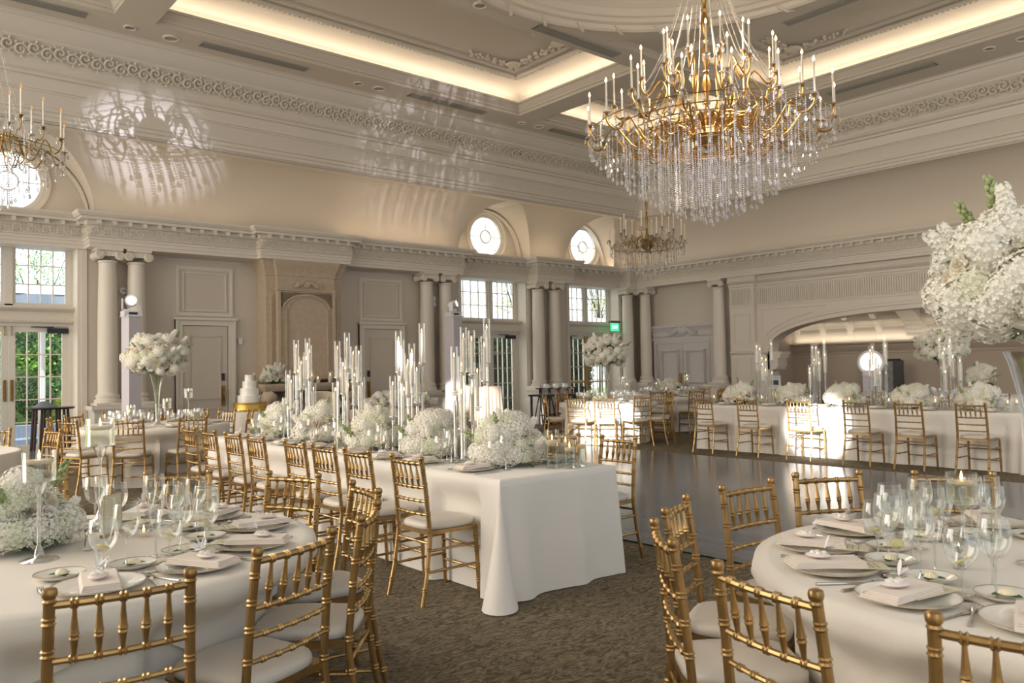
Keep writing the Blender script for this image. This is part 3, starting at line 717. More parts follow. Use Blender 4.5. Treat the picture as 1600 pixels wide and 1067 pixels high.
# ------------------------------------------------------------------ gold chiavari chair
def chair():
    t=thing('chiavari_chair','gold chiavari chair','chair')
    for s in (-1,1):
        m=M(); P=[(s*.195,-.075,0),(s*.188,-.03,.20),(s*.182,0,.42),(s*.178,-.004,.50),(s*.175,-.022,.70),(s*.171,-.05,.905)]
        R=[]; pts=[]
        for i in range(len(P)-1):
            a,b=Vector(P[i]),Vector(P[i+1]); 
            for q in (0,.33,.66): pts.append(a+(b-a)*q)
        pts.append(Vector(P[-1])); m.tube(pts,[.0125+.002*min(1,p.z/.3) for p in pts],10)
        for z in (.10,.22,.34,.46,.56,.66,.745,.83):
            j=min(range(len(P)-1),key=lambda i:0 if P[i][2]<=z<=P[i+1][2] else 9); q=(z-P[j][2])/(P[j+1][2]-P[j][2]); c=Vector(P[j]).lerp(Vector(P[j+1]),q)
            for dz in (-.007,.007): m.lathe([(.0135,-.006),(.0185,0),(.0135,.006)],10,(c.x,c.y,c.z+dz),cap=False)
        m.lathe([(.0145,-.012),(.018,-.006),(.0135,0),(.018,.006),(.0195,.016),(.017,.026),(.008,.030)],10,(s*.171,-.05,.89))
        m.build('back_post',m_gold,t)
        m=M().turned((s*.188,.375,0),(s*.185,.355,.435),.0135,(.2,.42,.64,.86),10); m.build('leg',m_gold,t)
    m=M(); o=[]
    for z0,z1 in ((.425,.45),):
        out=[(-.178,-.005),(-.195,.30),(-.185,.365),(-.15,.385),(.15,.385),(.185,.365),(.195,.30),(.178,-.005)]
        m.add([(a,b,z0) for a,b in out]+[(a,b,z1) for a,b in out],[tuple(reversed(range(8))),tuple(range(8,16))]+[(i,(i+1)%8,8+(i+1)%8,8+i) for i in range(8)])
    m.build('seat_frame',m_gold,t,smooth=False)
    rows=[]
    for z,k in ((.448,.95),(.455,1.0),(.475,1.005),(.490,.96),(.499,.80),(.502,.4),(.5025,.0)):
        r=[]
        for i in range(36):
            a=2*PI*i/36; c,s_=cos(a),sin(a); e=(abs(c)**4+abs(s_)**4)**-.25
            x=.19*c*e; y=.19+.198*s_*e
            x*=(.92+.08*(y/.38)); r.append((x*k,.19+(y-.19)*k,z))
        rows.append(r)
    m=M().grid(rows,closed=True); m.build('cushion',m_cush,t,ang=60)
    def bow(z,y,h,n,r=.0095):
        pts=[(-h+2*h*k/12,y-.018*sin(PI*k/12),z) for k in range(13)]; rr=[]
        m=M().tube(pts,r,8)
        for q in n:
            x=-h+2*h*q
            for d in (-.006,.006):
                yy=y-.018*sin(PI*q); v=M().lathe([(r,-.005),(r*1.45,0),(r,.005)],8,cap=False); m.merge(v,Matrix.Translation((x+d,yy,z))@Matrix.Rotation(PI/2,4,'Y'))
        return m
    q5=[(k+1)/6 for k in range(5)]
    bow(.872,-.045,.172,q5,.011).build('top_rail',m_gold,t); bow(.722,-.024,.175,q5).build('back_rail',m_gold,t)
    bow(.635,-.015,.177,q5,.0085).build('back_rail',m_gold,t); bow(.552,-.007,.178,q5,.0085).build('back_rail',m_gold,t)
    for q in q5:
        x=-.172+.344*q; b=-.018*sin(PI*q); m=M()
        p0=Vector((x*1.0,-.024+b,.725)); p1=Vector((x,-.045+b,.868))
        st=[(0,.0055),(.18,.008),(.32,.0105),(.36,.013),(.40,.0105),(.44,.013),(.5,.0105),(.75,.007),(1,.0048)]
        m.tube([p0.lerp(p1,a) for a,_ in st],[r for _,r in st],8); m.build('spindle',m_gold,t)
    nd=(.3,.7)
    for s in (-1,1):
        M().turned((s*.186,-.012,.33),(s*.186,.362,.33),.0085,nd,8).build('stretcher',m_gold,t)
        M().turned((s*.189,-.035,.20),(s*.187,.366,.20),.0085,nd,8).build('stretcher',m_gold,t)
    M().turned((-.186,.362,.30),(.186,.362,.30),.0085,nd,8).build('stretcher',m_gold,t)
    M().turned((-.188,.368,.16),(.188,.368,.16),.0085,nd,8).build('stretcher',m_gold,t)
    M().turned((-.184,-.004,.375),(.184,-.004,.375),.0085,nd,8).build('stretcher',m_gold,t)
    return t
CH=freeze(chair())
def put_chair(x,y,ang,label,group=None):
    """x,y: the top of the back; ang: heading the sitter looks, degrees"""
    a=math.radians(ang); fx,fy=cos(a),sin(a)
    return place(CH,(x+.05*fx,y+.05*fy,0),a-PI/2,label,group)

# ------------------------------------------------------------------ tables and cloths
def round_table(x,y,R,label):
    t=thing('round_table',label,'table',(x,y,0))
    M().lathe([(R-.02,.735),(R,.74),(R,.752),(R-.02,.755)],40).build('tabletop',m_dark,t)
    for k in range(4):
        a=PI/4+k*PI/2; M().tube([(.5*R*cos(a),.5*R*sin(a),0),(.55*R*cos(a),.55*R*sin(a),.735)],.016,6).build('leg',m_black,t)
    return t
def drape(x,y,R,ztop,zbot,angs,seed,nf=26,amp=.028,flare=.055,push=True,lev=30,N=200,extra=0,hem=None,label='',group=None,mt=None,name='tablecloth'):
    rnd=random.Random(seed); ph=[rnd.uniform(0,6.28) for _ in range(4)]; m=M(); rows=[]
    m.add([(x+R*.97*cos(2*PI*i/N),y+R*.97*sin(2*PI*i/N),ztop) for i in range(N)],[tuple(range(N))])
    rows.append([(x+R*.97*cos(2*PI*i/N),y+R*.97*sin(2*PI*i/N),ztop) for i in range(N)])
    rows.append([(x+(R+extra)*cos(2*PI*i/N),y+(R+extra)*sin(2*PI*i/N),ztop-.006) for i in range(N)])
    for j in range(1,lev+1):
        r_=[]
        for i in range(N):
            th=2*PI*i/N; zb_=zbot if hem is None else ztop-hem(th)
            t=j/lev; z=max(ztop-.006-(ztop-.012)*t,zb_); d=(ztop-z)/.75
            f=(sin(nf*th+ph[0]+1.3*sin(3*th+ph[1]))*.6+sin(nf*.5*th+ph[2])*.4)
            r=R+extra+.012*min(1,d*8)+flare*d+amp*min(1,d*1.6)*f
            if push:
                for a,rb in angs:
                    dd=abs((th-math.radians(a)+PI)%(2*PI)-PI)*R
                    k=max(0,1-max(0,dd-.235)/.09); 
                    if k>0:
                        s_=min(1,max(0,(ztop-z-.05)/.15)); s_=s_*s_*(3-2*s_); k=k*k*(3-2*k)
                        tgt=rb-.05-.385-.035+extra; 
                        if r>tgt: r=r+(tgt-r)*s_*k
            r_.append((x+r*cos(th),y+r*sin(th),z))
        rows.append(r_)
    m.grid(rows,closed=True); o=m.build(name,mt or m_cloth,None,ang=80)
    return tag(o,label,'tablecloth',group)
def rect_drape(x0,x1,y0,y1,ztop,label,mt,seed,spill=None,fold=.022,group=None,seats=()):
    rnd=random.Random(seed); P=[]; step=.03; rc=.03
    def seg(ax,ay,bx,by):
        L=math.hypot(bx-ax,by-ay); n=int(L/step); return [(ax+(bx-ax)*i/n,ay+(by-ay)*i/n,(by-ay)/L,-(bx-ax)/L,None) for i in range(1,n)]
    C=[(x0,y0,-1,-1),(x1,y0,1,-1),(x1,y1,1,1),(x0,y1,-1,1)]
    for i in range(4):
        cx,cy,sx,sy=C[i]; nx_,ny_,_,_=C[(i+1)%4]
        base={0:PI,1:1.5*PI,2:0,3:.5*PI}[i]
        for k in range(9):
            a=base+PI/2*k/8; P.append((cx,cy,cos(a),sin(a),i))
        P+=seg(cx,cy,nx_,ny_)
    m=M(); rows=[]; L=len(P); ph=[rnd.uniform(0,6) for _ in range(6)]
    cxm,cym=(x0+x1)/2,(y0+y1)/2
    top=[(min(max(p[0]-p[2]*.03,x0+.03),x1-.03),min(max(p[1]-p[3]*.03,y0+.03),y1-.03),ztop) for p in P]
    cap_=[q for i,q in enumerate(top) if q!=top[i-1]]; m.add(cap_,[tuple(range(len(cap_)))])
    rows.append(top); rows.append([(p[0]+p[2]*.005,p[1]+p[3]*.005,ztop-.008) for p in P])
    s=0; S=[]
    for i,p in enumerate(P):
        q=P[i-1]; s+=math.hypot(p[0]-q[0],p[1]-q[1]) if i else 0; S.append(s)
    for j in range(1,19):
        t=j/18; z=ztop-.008-(ztop-.014)*t; r_=[]
        for i,p in enumerate(P):
            f=fold*t*(sin(S[i]*9+ph[0]+1.2*sin(S[i]*2.3+ph[1]))*.6+sin(S[i]*4.1+ph[2])*.5)
            onx=abs(p[3])>.9 and abs(p[2])<.3   # the short ends hang in bigger folds
            if onx: f=.045*t*abs(sin(S[i]*6.2+.5))**6+.012*t*sin(S[i]*14)+.006*t
            d=.008+.012*t+max(-.012,f)
            if p[4] is not None:
                k=[1,1,.7,.7][p[4]] 
                a=math.atan2(p[3],p[2]); base={0:PI,1:1.5*PI,2:0,3:.5*PI}[p[4]]; u=(a-base)%(2*PI)/(PI/2)
                d=.01+(.035+.02*sin(u*PI))*t*k
                if spill and p[4] in spill: d+=spill[p[4]]*t**1.6*(.55+.45*sin(u*PI*1.0))
            for sx,sy,lim in seats:
                if p[2]*sx>.5:
                    k=max(0,1-max(0,abs(p[1]-sy)-.22)/.07); q=min(1,max(0,(ztop-z-.05)/.16))
                    if k>0 and d>lim: d=d+(lim-d)*k*k*(3-2*k)*q*q*(3-2*q)
            r_.append((p[0]+p[2]*d,p[1]+p[3]*d,z))
        rows.append(r_)
    m.grid(rows,closed=True); o=m.build('tablecloth',mt,None,ang=80); return tag(o,label,'tablecloth',group)

# ------------------------------------------------------------------ flowers
def rose_mesh(r,mt,seed):
    rnd=random.Random(seed); m=M()
    for lay,(n,rad,h) in enumerate(((2,.10,.66),(3,.24,.70),(4,.40,.68),(5,.58,.60),(6,.78,.44),(7,1.0,.16))):
        for i in range(n):
            a=2*PI*i/n+lay*.9+rnd.uniform(-.15,.15); rows=[]; hh=h+rnd.uniform(-.05,.05)
            for u in range(5):
                t=u/4; rr=rad*(.30+.70*sin(min(1,t*1.15)*PI/2))+(.05+.03*lay)*max(0,t-.7)*3*.5
                z=-.45+(hh+.45)*sin(t*PI/2)-(.05*lay*.5)*t**4
                row=[]
                for v in range(5):
                    q=(v-2)/2; da=q*(PI/n)*1.45*(.5+.5*sin(PI*min(.62,t*.62+.1))); row.append((rr*(1+.05*q)*cos(a+da),rr*(1+.05*q)*sin(a+da),z-.09*q*q*(.4+t)))
                rows.append(row)
            m.grid(rows)
    m.sphere((0,0,-.12),.55,.55,.45,10,6)
    return m.xf(Matrix.Scale(r,4)).mesh('rose',mt,ang=70)
def hydrangea_mesh(r,mt,seed,n=110):
    rnd=random.Random(seed); m=M(); m.sphere((0,0,-.1),.80,.80,.72,10,7)
    for i in range(n):
        z=1-2*(i+.5)/n
        if z<-.55: continue
        a=i*2.399963; s_=math.sqrt(1-z*z); d=Vector((s_*cos(a),s_*sin(a),z)); c=d*rnd.uniform(.86,1.0); 
        u=d.orthogonal().normalized(); v=d.cross(u); k=rnd.uniform(0,1.5); f=rnd.uniform(.15,.20)
        for p in range(4):
            b=k+p*PI/2; e=u*cos(b)+v*sin(b); g=d.cross(e); 
            m.add([tuple(c-d*.03),tuple(c+e*f*.6+g*f*.42+d*.02),tuple(c+e*f+d*rnd.uniform(-.01,.05)),tuple(c+e*f*.6-g*f*.42+d*.02)],[(0,1,2,3)])
    return m.xf(Matrix.Scale(r,4)).mesh('hydrangea',mt,smooth=False)
def spike_mesh(L_,seed):
    rnd=random.Random(seed); m=M(); m.tube([(0,0,0),(.01,0,L_*.6),(.0,.01,L_)],[.004,.003,.0015],5)
    return m
ROSE=[rose_mesh(.042,m_petc,1),rose_mesh(.038,m_petw,2),rose_mesh(.045,m_petb,3)]
HYD=[hydrangea_mesh(.075,m_petw,4),hydrangea_mesh(.068,m_petw,5),hydrangea_mesh(.060,m_petg,6)]
def stock_parts():
    rnd=random.Random(3); m=M(); m.tube([(0,0,-.05),(.004,0,.06),(0,.006,.15)],[.004,.003,.002],5)
    for i in range(16):
        z=.05+.10*i/16; a=i*2.4; r=.016*(1-.5*i/16); m.sphere((r*cos(a),r*sin(a),z),.010*(1-.4*i/16),.010*(1-.4*i/16),.011,6,4)
    return m.mesh('stock_flower',m_leafl,ang=60)
STOCK=stock_parts()
def stockw():
    rnd=random.Random(8); m=M()
    for i in range(60):
        z=-.02+.13*i/60; a=i*2.4; r=.026*(1-.5*i/60); c=Vector((r*cos(a),r*sin(a),z)); d=Vector((cos(a),sin(a),.5)).normalized(); u=d.orthogonal().normalized(); v=d.cross(u)
        for p in range(4):
            b=p*PI/2+i; e=u*cos(b)+v*sin(b); g=d.cross(e); f=.013; m.add([tuple(c),tuple(c+e*f*.6+g*f*.5+d*.004),tuple(c+e*f+d*.003),tuple(c+e*f*.6-g*f*.5+d*.004)],[(0,1,2,3)])
    return m.mesh('white_stock',m_petw,smooth=False)
STOCKW=stockw()
def leaves(m,c,d,L_,w_,droop=.3):
    d=Vector(d).normalized(); s_=d.cross(Vector((0,0,1))); 
    if s_.length<.1: s_=Vector((1,0,0))
    s_.normalize(); n=s_.cross(d); rows=[]
    for k in range(5):
        t=k/4; p=Vector(c)+d*L_*t-Vector((0,0,droop*L_*t*t)); ww=w_*sin(PI*(t*.86+.07)); rows.append([tuple(p-s_*ww+n*ww*.25),tuple(p),tuple(p+s_*ww+n*ww*.25)])
    m.grid(rows); return m
def bouquet(label,loc,rx,ry,rz,n,seed,name='flower_arrangement',ball=False,scale=1,group=None,leafn=26,spikes=5,stems=None):
    rnd=random.Random(seed); t=thing(name,label,'flowers',loc,0,group)
    m=M(); m.sphere((0,0,rz*.0 if ball else rz*.42),rx*.70,ry*.70,rz*(.68 if ball else .42),14,9)
    for k in range(int(leafn*1.8)):
        a=rnd.uniform(0,2*PI); z=rnd.uniform(-.8 if ball else -.0,.9); s_=math.sqrt(max(0,1-z*z)); d=Vector((s_*cos(a)*rx,s_*sin(a)*ry,z*rz if ball else max(.015,z*rz)))
        leaves(m,tuple(d*.93),tuple(Vector((cos(a),sin(a),.1+.5*max(0,z)))),.075*scale,.019*scale)
    m.build('foliage',m_leaf,t,ang=60)
    pts=[]; k=0; tot=n
    tot=int(tot*1.4)
    for i in range(tot*3):
        z=1-2*(i+.5)/(tot*(1.0 if ball else 1.95))
        if ball and z<-.62: break
        if not ball and z<.04: break
        pts.append((z,i*2.399963))
    for i,(z,a) in enumerate(pts):
        s_=math.sqrt(max(0,1-z*z)); d=Vector((s_*cos(a),s_*sin(a),z))
        me,nm=((HYD[rnd.randrange(3)],'hydrangea') if i%5 in (0,2,4) else (ROSE[(0,1,0,1,2)[rnd.randrange(5)]],'rose'))
        j=rnd.uniform(.86,1.02); p=Vector((d.x*rx*j,d.y*ry*j,d.z*rz*j+(0 if ball else .02)))
        if not ball: p.z=max(p.z,.088*scale)
        nrm=Vector((d.x/rx,d.y/ry,d.z/rz)).normalized(); nrm=(nrm+Vector((rnd.uniform(-.2,.2),rnd.uniform(-.2,.2),rnd.uniform(0,.25)))).normalized()
        o=link(nm,me,t,p,nrm.to_track_quat('Z','Y').to_euler(),scale*rnd.uniform(.85,1.15)*(1.12 if nm=='hydrangea' else 1.25))
    for k in range(int(spikes*1.8)):
        a=rnd.uniform(0,2*PI); z=rnd.uniform(.25,.98); s_=math.sqrt(1-z*z); d=Vector((s_*cos(a)*rx,s_*sin(a)*ry,z*rz)); nrm=Vector((s_*cos(a),s_*sin(a),z+.4)).normalized()
        link('stock_flower',STOCK if k%3==0 else STOCKW,t,d*1.0,nrm.to_track_quat('Z','Y').to_euler(),scale*rnd.uniform(.8,1.25))
    return t

# ------------------------------------------------------------------ table ware
def flame_mesh(s=1):
    return M().lathe([(0,0),(.0035*s,.003*s),(.0055*s,.010*s),(.0045*s,.020*s),(.002*s,.030*s),(0,.038*s)],8,cap=False).mesh('flame',m_flame)
FL=flame_mesh(1.0)
def wine(kind):
    t=thing('wine_glass','glass','glass')
    H,rb,st={'water':(.195,.049,.075),'wine':(.235,.046,.11),'flute':(.245,.029,.095)}[kind]
    if kind=='flute': pr=[(.004,st),(.010,st+.006),(.018,st+.028),(.025,st+.06),(rb,st+.09),(.027,H)]
    else: pr=[(.004,st),(rb*.30,st+.004),(rb*.55,st+.012),(rb*.78,st+.026),(rb*.93,st+.044),(rb,st+.064),(rb*.985,st+.082),(rb*.93,st+.102),(rb*.86,H)]
    M().lathe(pr,28,cap=False).build('bowl',m_glass,t,ang=80); M().tube([(rb*.86*cos(2*PI*k/28),rb*.86*sin(2*PI*k/28),H) if kind!='flute' else (.027*cos(2*PI*k/28),.027*sin(2*PI*k/28),H) for k in range(29)],.0007,5,cap=False).build('rim',m_rod,t)
    M().lathe([(.010,.004),(.0042,.014),(.0036,st*.6),(.006,st+.001)],8).build('stem',m_rod,t)
    M().lathe([(.033,0),(.033,.0018),(.010,.005)],20).build('foot',m_glass,t)
    t.name={'water':'water_goblet','wine':'wine_glass','flute':'champagne_flute'}[kind]
    return freeze(t)
G_W=wine('water'); G_R=wine('wine'); G_F=wine('flute')
def simple_glass():
    return M().lathe([(.030,0),(.008,.004),(.0036,.012),(.0036,.085),(.020,.095),(.038,.13),(.040,.15),(.034,.205)],12,cap=False).mesh('goblet',m_rod,ang=80)
SG=simple_glass()
def mkone(name,m,mt,cat,ang=40):
    o=m.build(name,mt,None,ang=ang); o['category']=cat; o['label']=name; KIDS[o.name]=[]; o['_used']=0; return o
def plate_m(r): 
    return M().lathe([(0,.002),(r*.6,.002),(r*.64,.004),(r*.97,.016),(r,.018),(r,.020),(r*.96,.019),(r*.64,.0065),(r*.58,.0045),(0,.0045)],36,cap=False)
def plate_t(nm,r):
    t=thing(nm,nm,'plate'); plate_m(r).build('dish',m_china,t); M().lathe([(r*.985,.0192),(r*1.005,.0195),(r*1.004,.0215),(r*.985,.0215)],36,cap=False).build('gold_edge',m_rim,t); return freeze(t)
P_D=plate_t('dinner_plate',.142); P_B=plate_t('bread_plate',.082)
m=M()   # folded napkin: stacked folds, soft edges
for k in range(4):
    z=.019+k*.0050; m.box(-.056+.002*k,.056-.001*k,-.125+.006*k,.115-.002*k,z,z+.0044)
for k in range(4): m.tube([(-.056+.002*k,-.12,.0212+k*.0050),(-.056+.002*k,.112,.0212+k*.0050)],.0023,6)
NAP=mkone('napkin',m,m_nap,'napkin')
t=thing('menu_card','menu_card','card'); M().box(-.048,.048,-.11,.11,.0,.0012).build('card',m_paper,t,smooth=False)
ln=M(); rnd=random.Random(2)
for k in range(9): w_=rnd.uniform(.015,.032); ln.box(-w_,w_,.075-.019*k,.0775-.019*k,.0012,.0016)
ln.build('printed_lines',mat('ink_grey',(.22,.19,.15),.8),t,smooth=False); MENU=freeze(t)
t=thing('favor_pouch','favor_pouch','favor')
m=M(); m.sphere((0,0,.009),.042,.030,.008,14,6); m.build('pouch',mat('organza',(.86,.77,.73),.5),t)
m=M()
for x,y in ((-.018,.004),(.002,-.006),(.018,.006),(-.004,.012)): m.sphere((x,y,.017),.010,.014,.007,8,6)
m.build('almonds',m_china,t)
m=M(); rnd=random.Random(9)
for k in range(46):
    a=rnd.uniform(-.9,.9); b=rnd.uniform(.0,.8); L_=rnd.uniform(.02,.05); p=Vector((.02,.01,.03)); d=Vector((cos(a),sin(a),b)).normalized(); q=p+d*L_; s_=Vector((-sin(a),cos(a),0))*.002
    m.add([tuple(p-s_*.5),tuple(p+s_*.5),tuple(q+s_),tuple(q-s_)],[(0,1,2,3)])
leaves(m,(.02,.012,.028),(.3,.2,1),.055,.006,.1)
m.build('feather',m_feather,t,smooth=False); FAV=freeze(t)
m=M(); m.tube([(0,-.115,.004),(0,-.02,.004)],[.0055,.0045],8); m.add([(-.004,-.02,.003),(.004,-.02,.003),(.010,.03,.003),(.009,.09,.003),(0,.115,.003),(-.006,.10,.003),(-.004,-.02,.005),(.004,-.02,.005),(.010,.03,.0045),(.009,.09,.0045),(0,.115,.004),(-.006,.10,.0045)],[(5,4,3,2,1,0),(6,7,8,9,10,11)]+[(i,(i+1)%6,6+(i+1)%6,6+i) for i in range(6)])
KN=mkone('table_knife',m,m_silver,'knife')
m=M(); m.tube([(0,-.10,.004),(0,-.02,.0035),(0,.02,.006),(0,.045,.008)],[.006,.003,.003,.009],8)
for q in (-.009,-.003,.003,.009): m.tube([(q,.042,.008),(q,.065,.008),(q,.092,.012)],[.0022,.0018,.001],5)
m.box(-.011,.011,.038,.048,.006,.0085)
FK=mkone('fork',m,m_silver,'fork')
m=M(); m.tube([(0,-.10,.004),(0,-.02,.0035),(0,.035,.006)],[.006,.003,.0035],8); m.sphere((0,.062,.007),.016,.026,.005,12,6)
SPN=mkone('spoon',m,m_silver,'spoon')
t=thing('butter_shell','butter','butter'); m=M()
for a in (.3,2.6,4.4): leaves(m,(0,0,.010),(cos(a),sin(a),.0),.042,.018,-.02)
m.build('leaf',m_leaf,t,ang=60)
rows=[]
for k in range(7):
    q=k/6*PI/2; rows.append([((.024*cos(q)*(1+.07*cos(14*i*2*PI/42)))*cos(2*PI*i/42),.019*cos(q)*(1+.07*cos(14*i*2*PI/42))*sin(2*PI*i/42),.014+.017*sin(q)) for i in range(42)])
M().grid(rows,closed=True).build('butter',mat('butter',(.88,.80,.58),.4),t,ang=60); BUT=freeze(t)
t=thing('lemon_slice','lemon','lemon'); M().lathe([(.021,0),(.022,.002),(.021,.0045)],20).xf(Matrix.Rotation(.5,4,'X')).build('rind',m_lemon,t); M().lathe([(0,.0048),(.0185,.0046)],20,cap=False).xf(Matrix.Rotation(.5,4,'X')).build('flesh',mat('lemon_flesh',(.86,.80,.42),.4),t); LEM=freeze(t)

def setting(cx,cy,R,deg,who,full=True,zt=.765):
    who='at '+who
    a=math.radians(deg); iN=Vector((-cos(a),-sin(a),0)); rt=Vector((-sin(a),cos(a),0)); O=Vector((cx,cy,zt)); rz=math.atan2(iN.y,iN.x)-PI/2; rnd=random.Random(int(cx*100)+deg*7)
    def W(r,t,z=0): return tuple(O-iN*r+rt*t*-1*-1+Vector((0,0,z)))
    rm=R-.20
    place(P_D,W(rm,0),rz,'gold-rimmed china plate '+who)
    k=rnd.uniform(-.12,.12)
    place(MENU,W(rm-.06,.015,.0225),rz+k,'beige menu card '+who,rot=(-.02,0,rz+k))
    place(NAP,W(rm+.02,0,.004),rz+k+.05,'folded blush napkin '+who)
    place(FAV,W(rm+.045,-.005,.045),rz+1.2+k,'favor pouch with white feather '+who)
    place(KN,W(rm,.160),rz+rnd.uniform(-.03,.03),'silver knife '+who)
    place(FK,W(rm-.01,-.157),rz+.04,'silver fork '+who)
    if full:
        place(SPN,W(rm-.13,.145),rz+PI*.45,'silver spoon '+who)
        place(P_B,W(rm-.235,-.095),rz,'small bread plate '+who)
        place(BUT,W(rm-.235,-.09,.003),rz+rnd.uniform(0,6),'butter pat on leaf '+who)
        place(G_R,W(rm-.235,.115),rz,'empty wine glass '+who)
    place(G_W,W(rm-.20,.035),rz,'water goblet with lemon '+who)
    place(LEM,W(rm-.20,.035,.095),rz+rnd.uniform(0,6),'lemon slice in goblet '+who)
    if full: place(G_F,W(rm-.31,.06),rz,'champagne flute '+who)

def floating(label,loc,h,stem=0,r=.05,water=True,group=None):
    """glass cylinder of water with a floating candle, on a stem or standing directly"""
    t=thing('floating_candle',label,'candle',loc,0,group); b=stem
    if stem:
        M().lathe([(r*1.15,0),(r*1.15,.003),(r*.35,.012),(r*.28,.03),(.007,.06),(.006,stem*.8),(r*.5,stem-.008),(r*.95,stem)],20,cap=False).build('stem',m_rod,t,ang=80)
    M().lathe([(0,b),(r,b),(r,b+h)],24,cap=False).build('cylinder',m_glass,t)
    if water: M().lathe([(0,b+.006),(r*.95,b+.006),(r*.95,b+h*.60),(0,b+h*.60)],20,cap=False).build('water',m_water,t)
    M().lathe([(0,b+h*.58),(r*.6,b+h*.58),(r*.88,b+h*.66),(r*.86,b+h*.72),(r*.3,b+h*.735),(0,b+h*.725)],20,cap=False).build('candle',m_wax,t)
    link('flame',FL,t,(0,0,b+h*.74)); return t
def tealight(label,loc,group=None):
    t=thing('votive_candle',label,'candle',loc,0,group); M().lathe([(.022,0),(.026,.03),(.028,.055)],12,cap=False).build('cup',m_glass,t); M().lathe([(0,.02),(.02,.02)],12,cap=False).build('wax',m_wax,t); link('flame',FL,t,(0,0,.022),scale=.8); return t

CUP=M().lathe([(.010,-.02),(.020,-.012),(.012,-.004),(.026,.004),(.036,.010),(.034,.016),(.012,.018)],14).mesh('cup',m_rod)
def candelabra(label,loc,hs,seed,rad=.13,lod=1):
    rnd=random.Random(seed); t=thing('candelabra',label,'candelabra',loc)
    M().lathe([(rad+.06,0),(rad+.06,.012),(rad+.05,.018),(0,.018)],28).build('base',m_rod,t)
    TB=bpy.data.meshes.get('hurricane') or M().lathe([(.029,0),(.030,.34)],18,cap=False).mesh('hurricane',m_tubeg)
    TP=bpy.data.meshes.get('taper') or M().lathe([(.0115,0),(.0105,.25),(.004,.258)],8).mesh('taper',m_taper)
    for i,h in enumerate(hs):
        a=i*2*PI/len(hs)*1.0+rnd.uniform(-.2,.2); r=rad*(1 if i%3 else .45); x,y=r*cos(a),r*sin(a)
        s_=M().lathe([(.016,.018),(.016,.03),(.0125,.036),(.0125,h-.02)],8,(x,y,0)).build('stem',m_rod,t)
        link('cup',CUP,s_,(x,y,h)); link('glass_tube',TB,s_,(x,y,h+.012)); link('taper_candle',TP,s_,(x,y,h+.016)); link('flame',FL,s_,(x,y,h+.275),scale=.9)
    return t

# ================================================================== guest tables
def ring_xy(c,r,deg): a=math.radians(deg); return c[0]+r*cos(a),c[1]+r*sin(a)
T1=(.75,3.58); T2=(3.08,.88); T3=(3.4,11.65); T4=(11.45,10.6); T5=(14.4,11.5); T0=(.5,9.2); T6=(14.6,5.67); T7=(16.9,5.45)
def sq_hem(rot,h=1.17,R=.92,lo=.18):
    def f(th):
        a=th-rot; return max(lo,min(.70,h/max(abs(cos(a)),abs(sin(a)))-R+.01*sin(9*th)))
    return f
def dress(c,R,degs,nm,seed,overlay=None,mt=None,hh=1.1):
    if degs and not isinstance(degs[0],tuple): degs=[(d,1.25) for d in degs]
    round_table(c[0],c[1],R,'folding table under the cloths, '+nm)
    drape(c[0],c[1],R,.760,.006,degs,seed,**(dict(flare=-.045,amp=.02) if overlay is not None else {}),label=('floor-length ivory tablecloth on '+nm),mt=mt or m_cloth)
    if overlay is not None:
        drape(c[0],c[1],R,.7645,.1,degs,seed,extra=.022,hem=sq_hem(overlay,hh),label='square ivory overlay cloth with hanging corners on '+nm,name='overlay_cloth',mt=mt or m_cloth)
C1={-97:(1.26,'gold chair with back to camera at lower left corner of photo'),-69:(1.17,'gold chair turned three-quarters at front left table, second from the left'),-41:(1.17,'nearer of two gold chairs seen edge-on at right of front left table'),-9:(1.21,'further of two gold chairs seen edge-on at right of front left table'),24:(1.27,'gold chair facing left behind the two edge-on chairs, front left table'),56:(1.32,'gold chair behind the glasses on far side of front left table'),88:(1.34,'gold chair with one post showing behind the standing card, front left table')}
dress(T1,.90,[(d,v[0]) for d,v in C1.items()],'the front left round table',11,overlay=-.09)
for d,(r,l) in C1.items(): x,y=ring_xy(T1,r,d); put_chair(x,y,d+180,l)
C2={167:(1.28,'gold chair with back to camera at the left of front right table'),139:(1.28,'nearest of the two edge-on gold chairs left of front right table'),114:(1.25,'further of the two edge-on gold chairs left of front right table'),84:(1.24,'gold chair beside the dance floor at far left of front right table'),59:(1.33,'gold chair framed by the bright floor reflection behind front right table'),33:(1.30,'gold chair behind the wine glasses on far side of front right table'),194:(1.26,'gold chair with back to camera at lower right corner of photo')}
dress(T2,.92,[(d,v[0]) for d,v in C2.items()],'the front right round table',12,overlay=.3,hh=1.45)
for d,(r,l) in C2.items(): x,y=ring_xy(T2,r,d); put_chair(x,y,d+180,l)
C3={-120:'gold chair nearest the camera at left of the back left round table',-86:'gold chair nearest the camera at right of the back left round table',-12:'gold chair at right side of the back left round table, beside the cake table',22:'gold chair behind the right side chair of the back left table, near the cake',46:'gold chair on far right rim of the back left round table, before the cake table',70:'gold chair hidden behind the tall vase on the back left table',99:'gold chair behind the stemmed candles on the back left table',163:'gold chair seen edge-on at left of the back left table',-157:'gold chair in front of the French door, left of back left table',129:'gold chair furthest back at left rim of the back left table'}
dress(T3,.95,list(C3),'the back left round table',13,overlay=.49)
for d,l in C3.items(): x,y=ring_xy(T3,1.28,d); put_chair(x,y,d+180,l)
C4={147:'gold chair at far left rim of the floodlit round table',92:'gold chair behind the floodlit round table, near the folded stands',-165:'floodlit gold chair left of centre at the bright round table',-140:'floodlit gold chair in the middle of the bright round table',-107:'gold chair right of the light patch at the bright round table',-72:'gold chair at right rim of the floodlit round table',-38:'gold chair on far right of the floodlit round table'}
dress(T4,.92,list(C4),'the floodlit round table',14,overlay=.6)
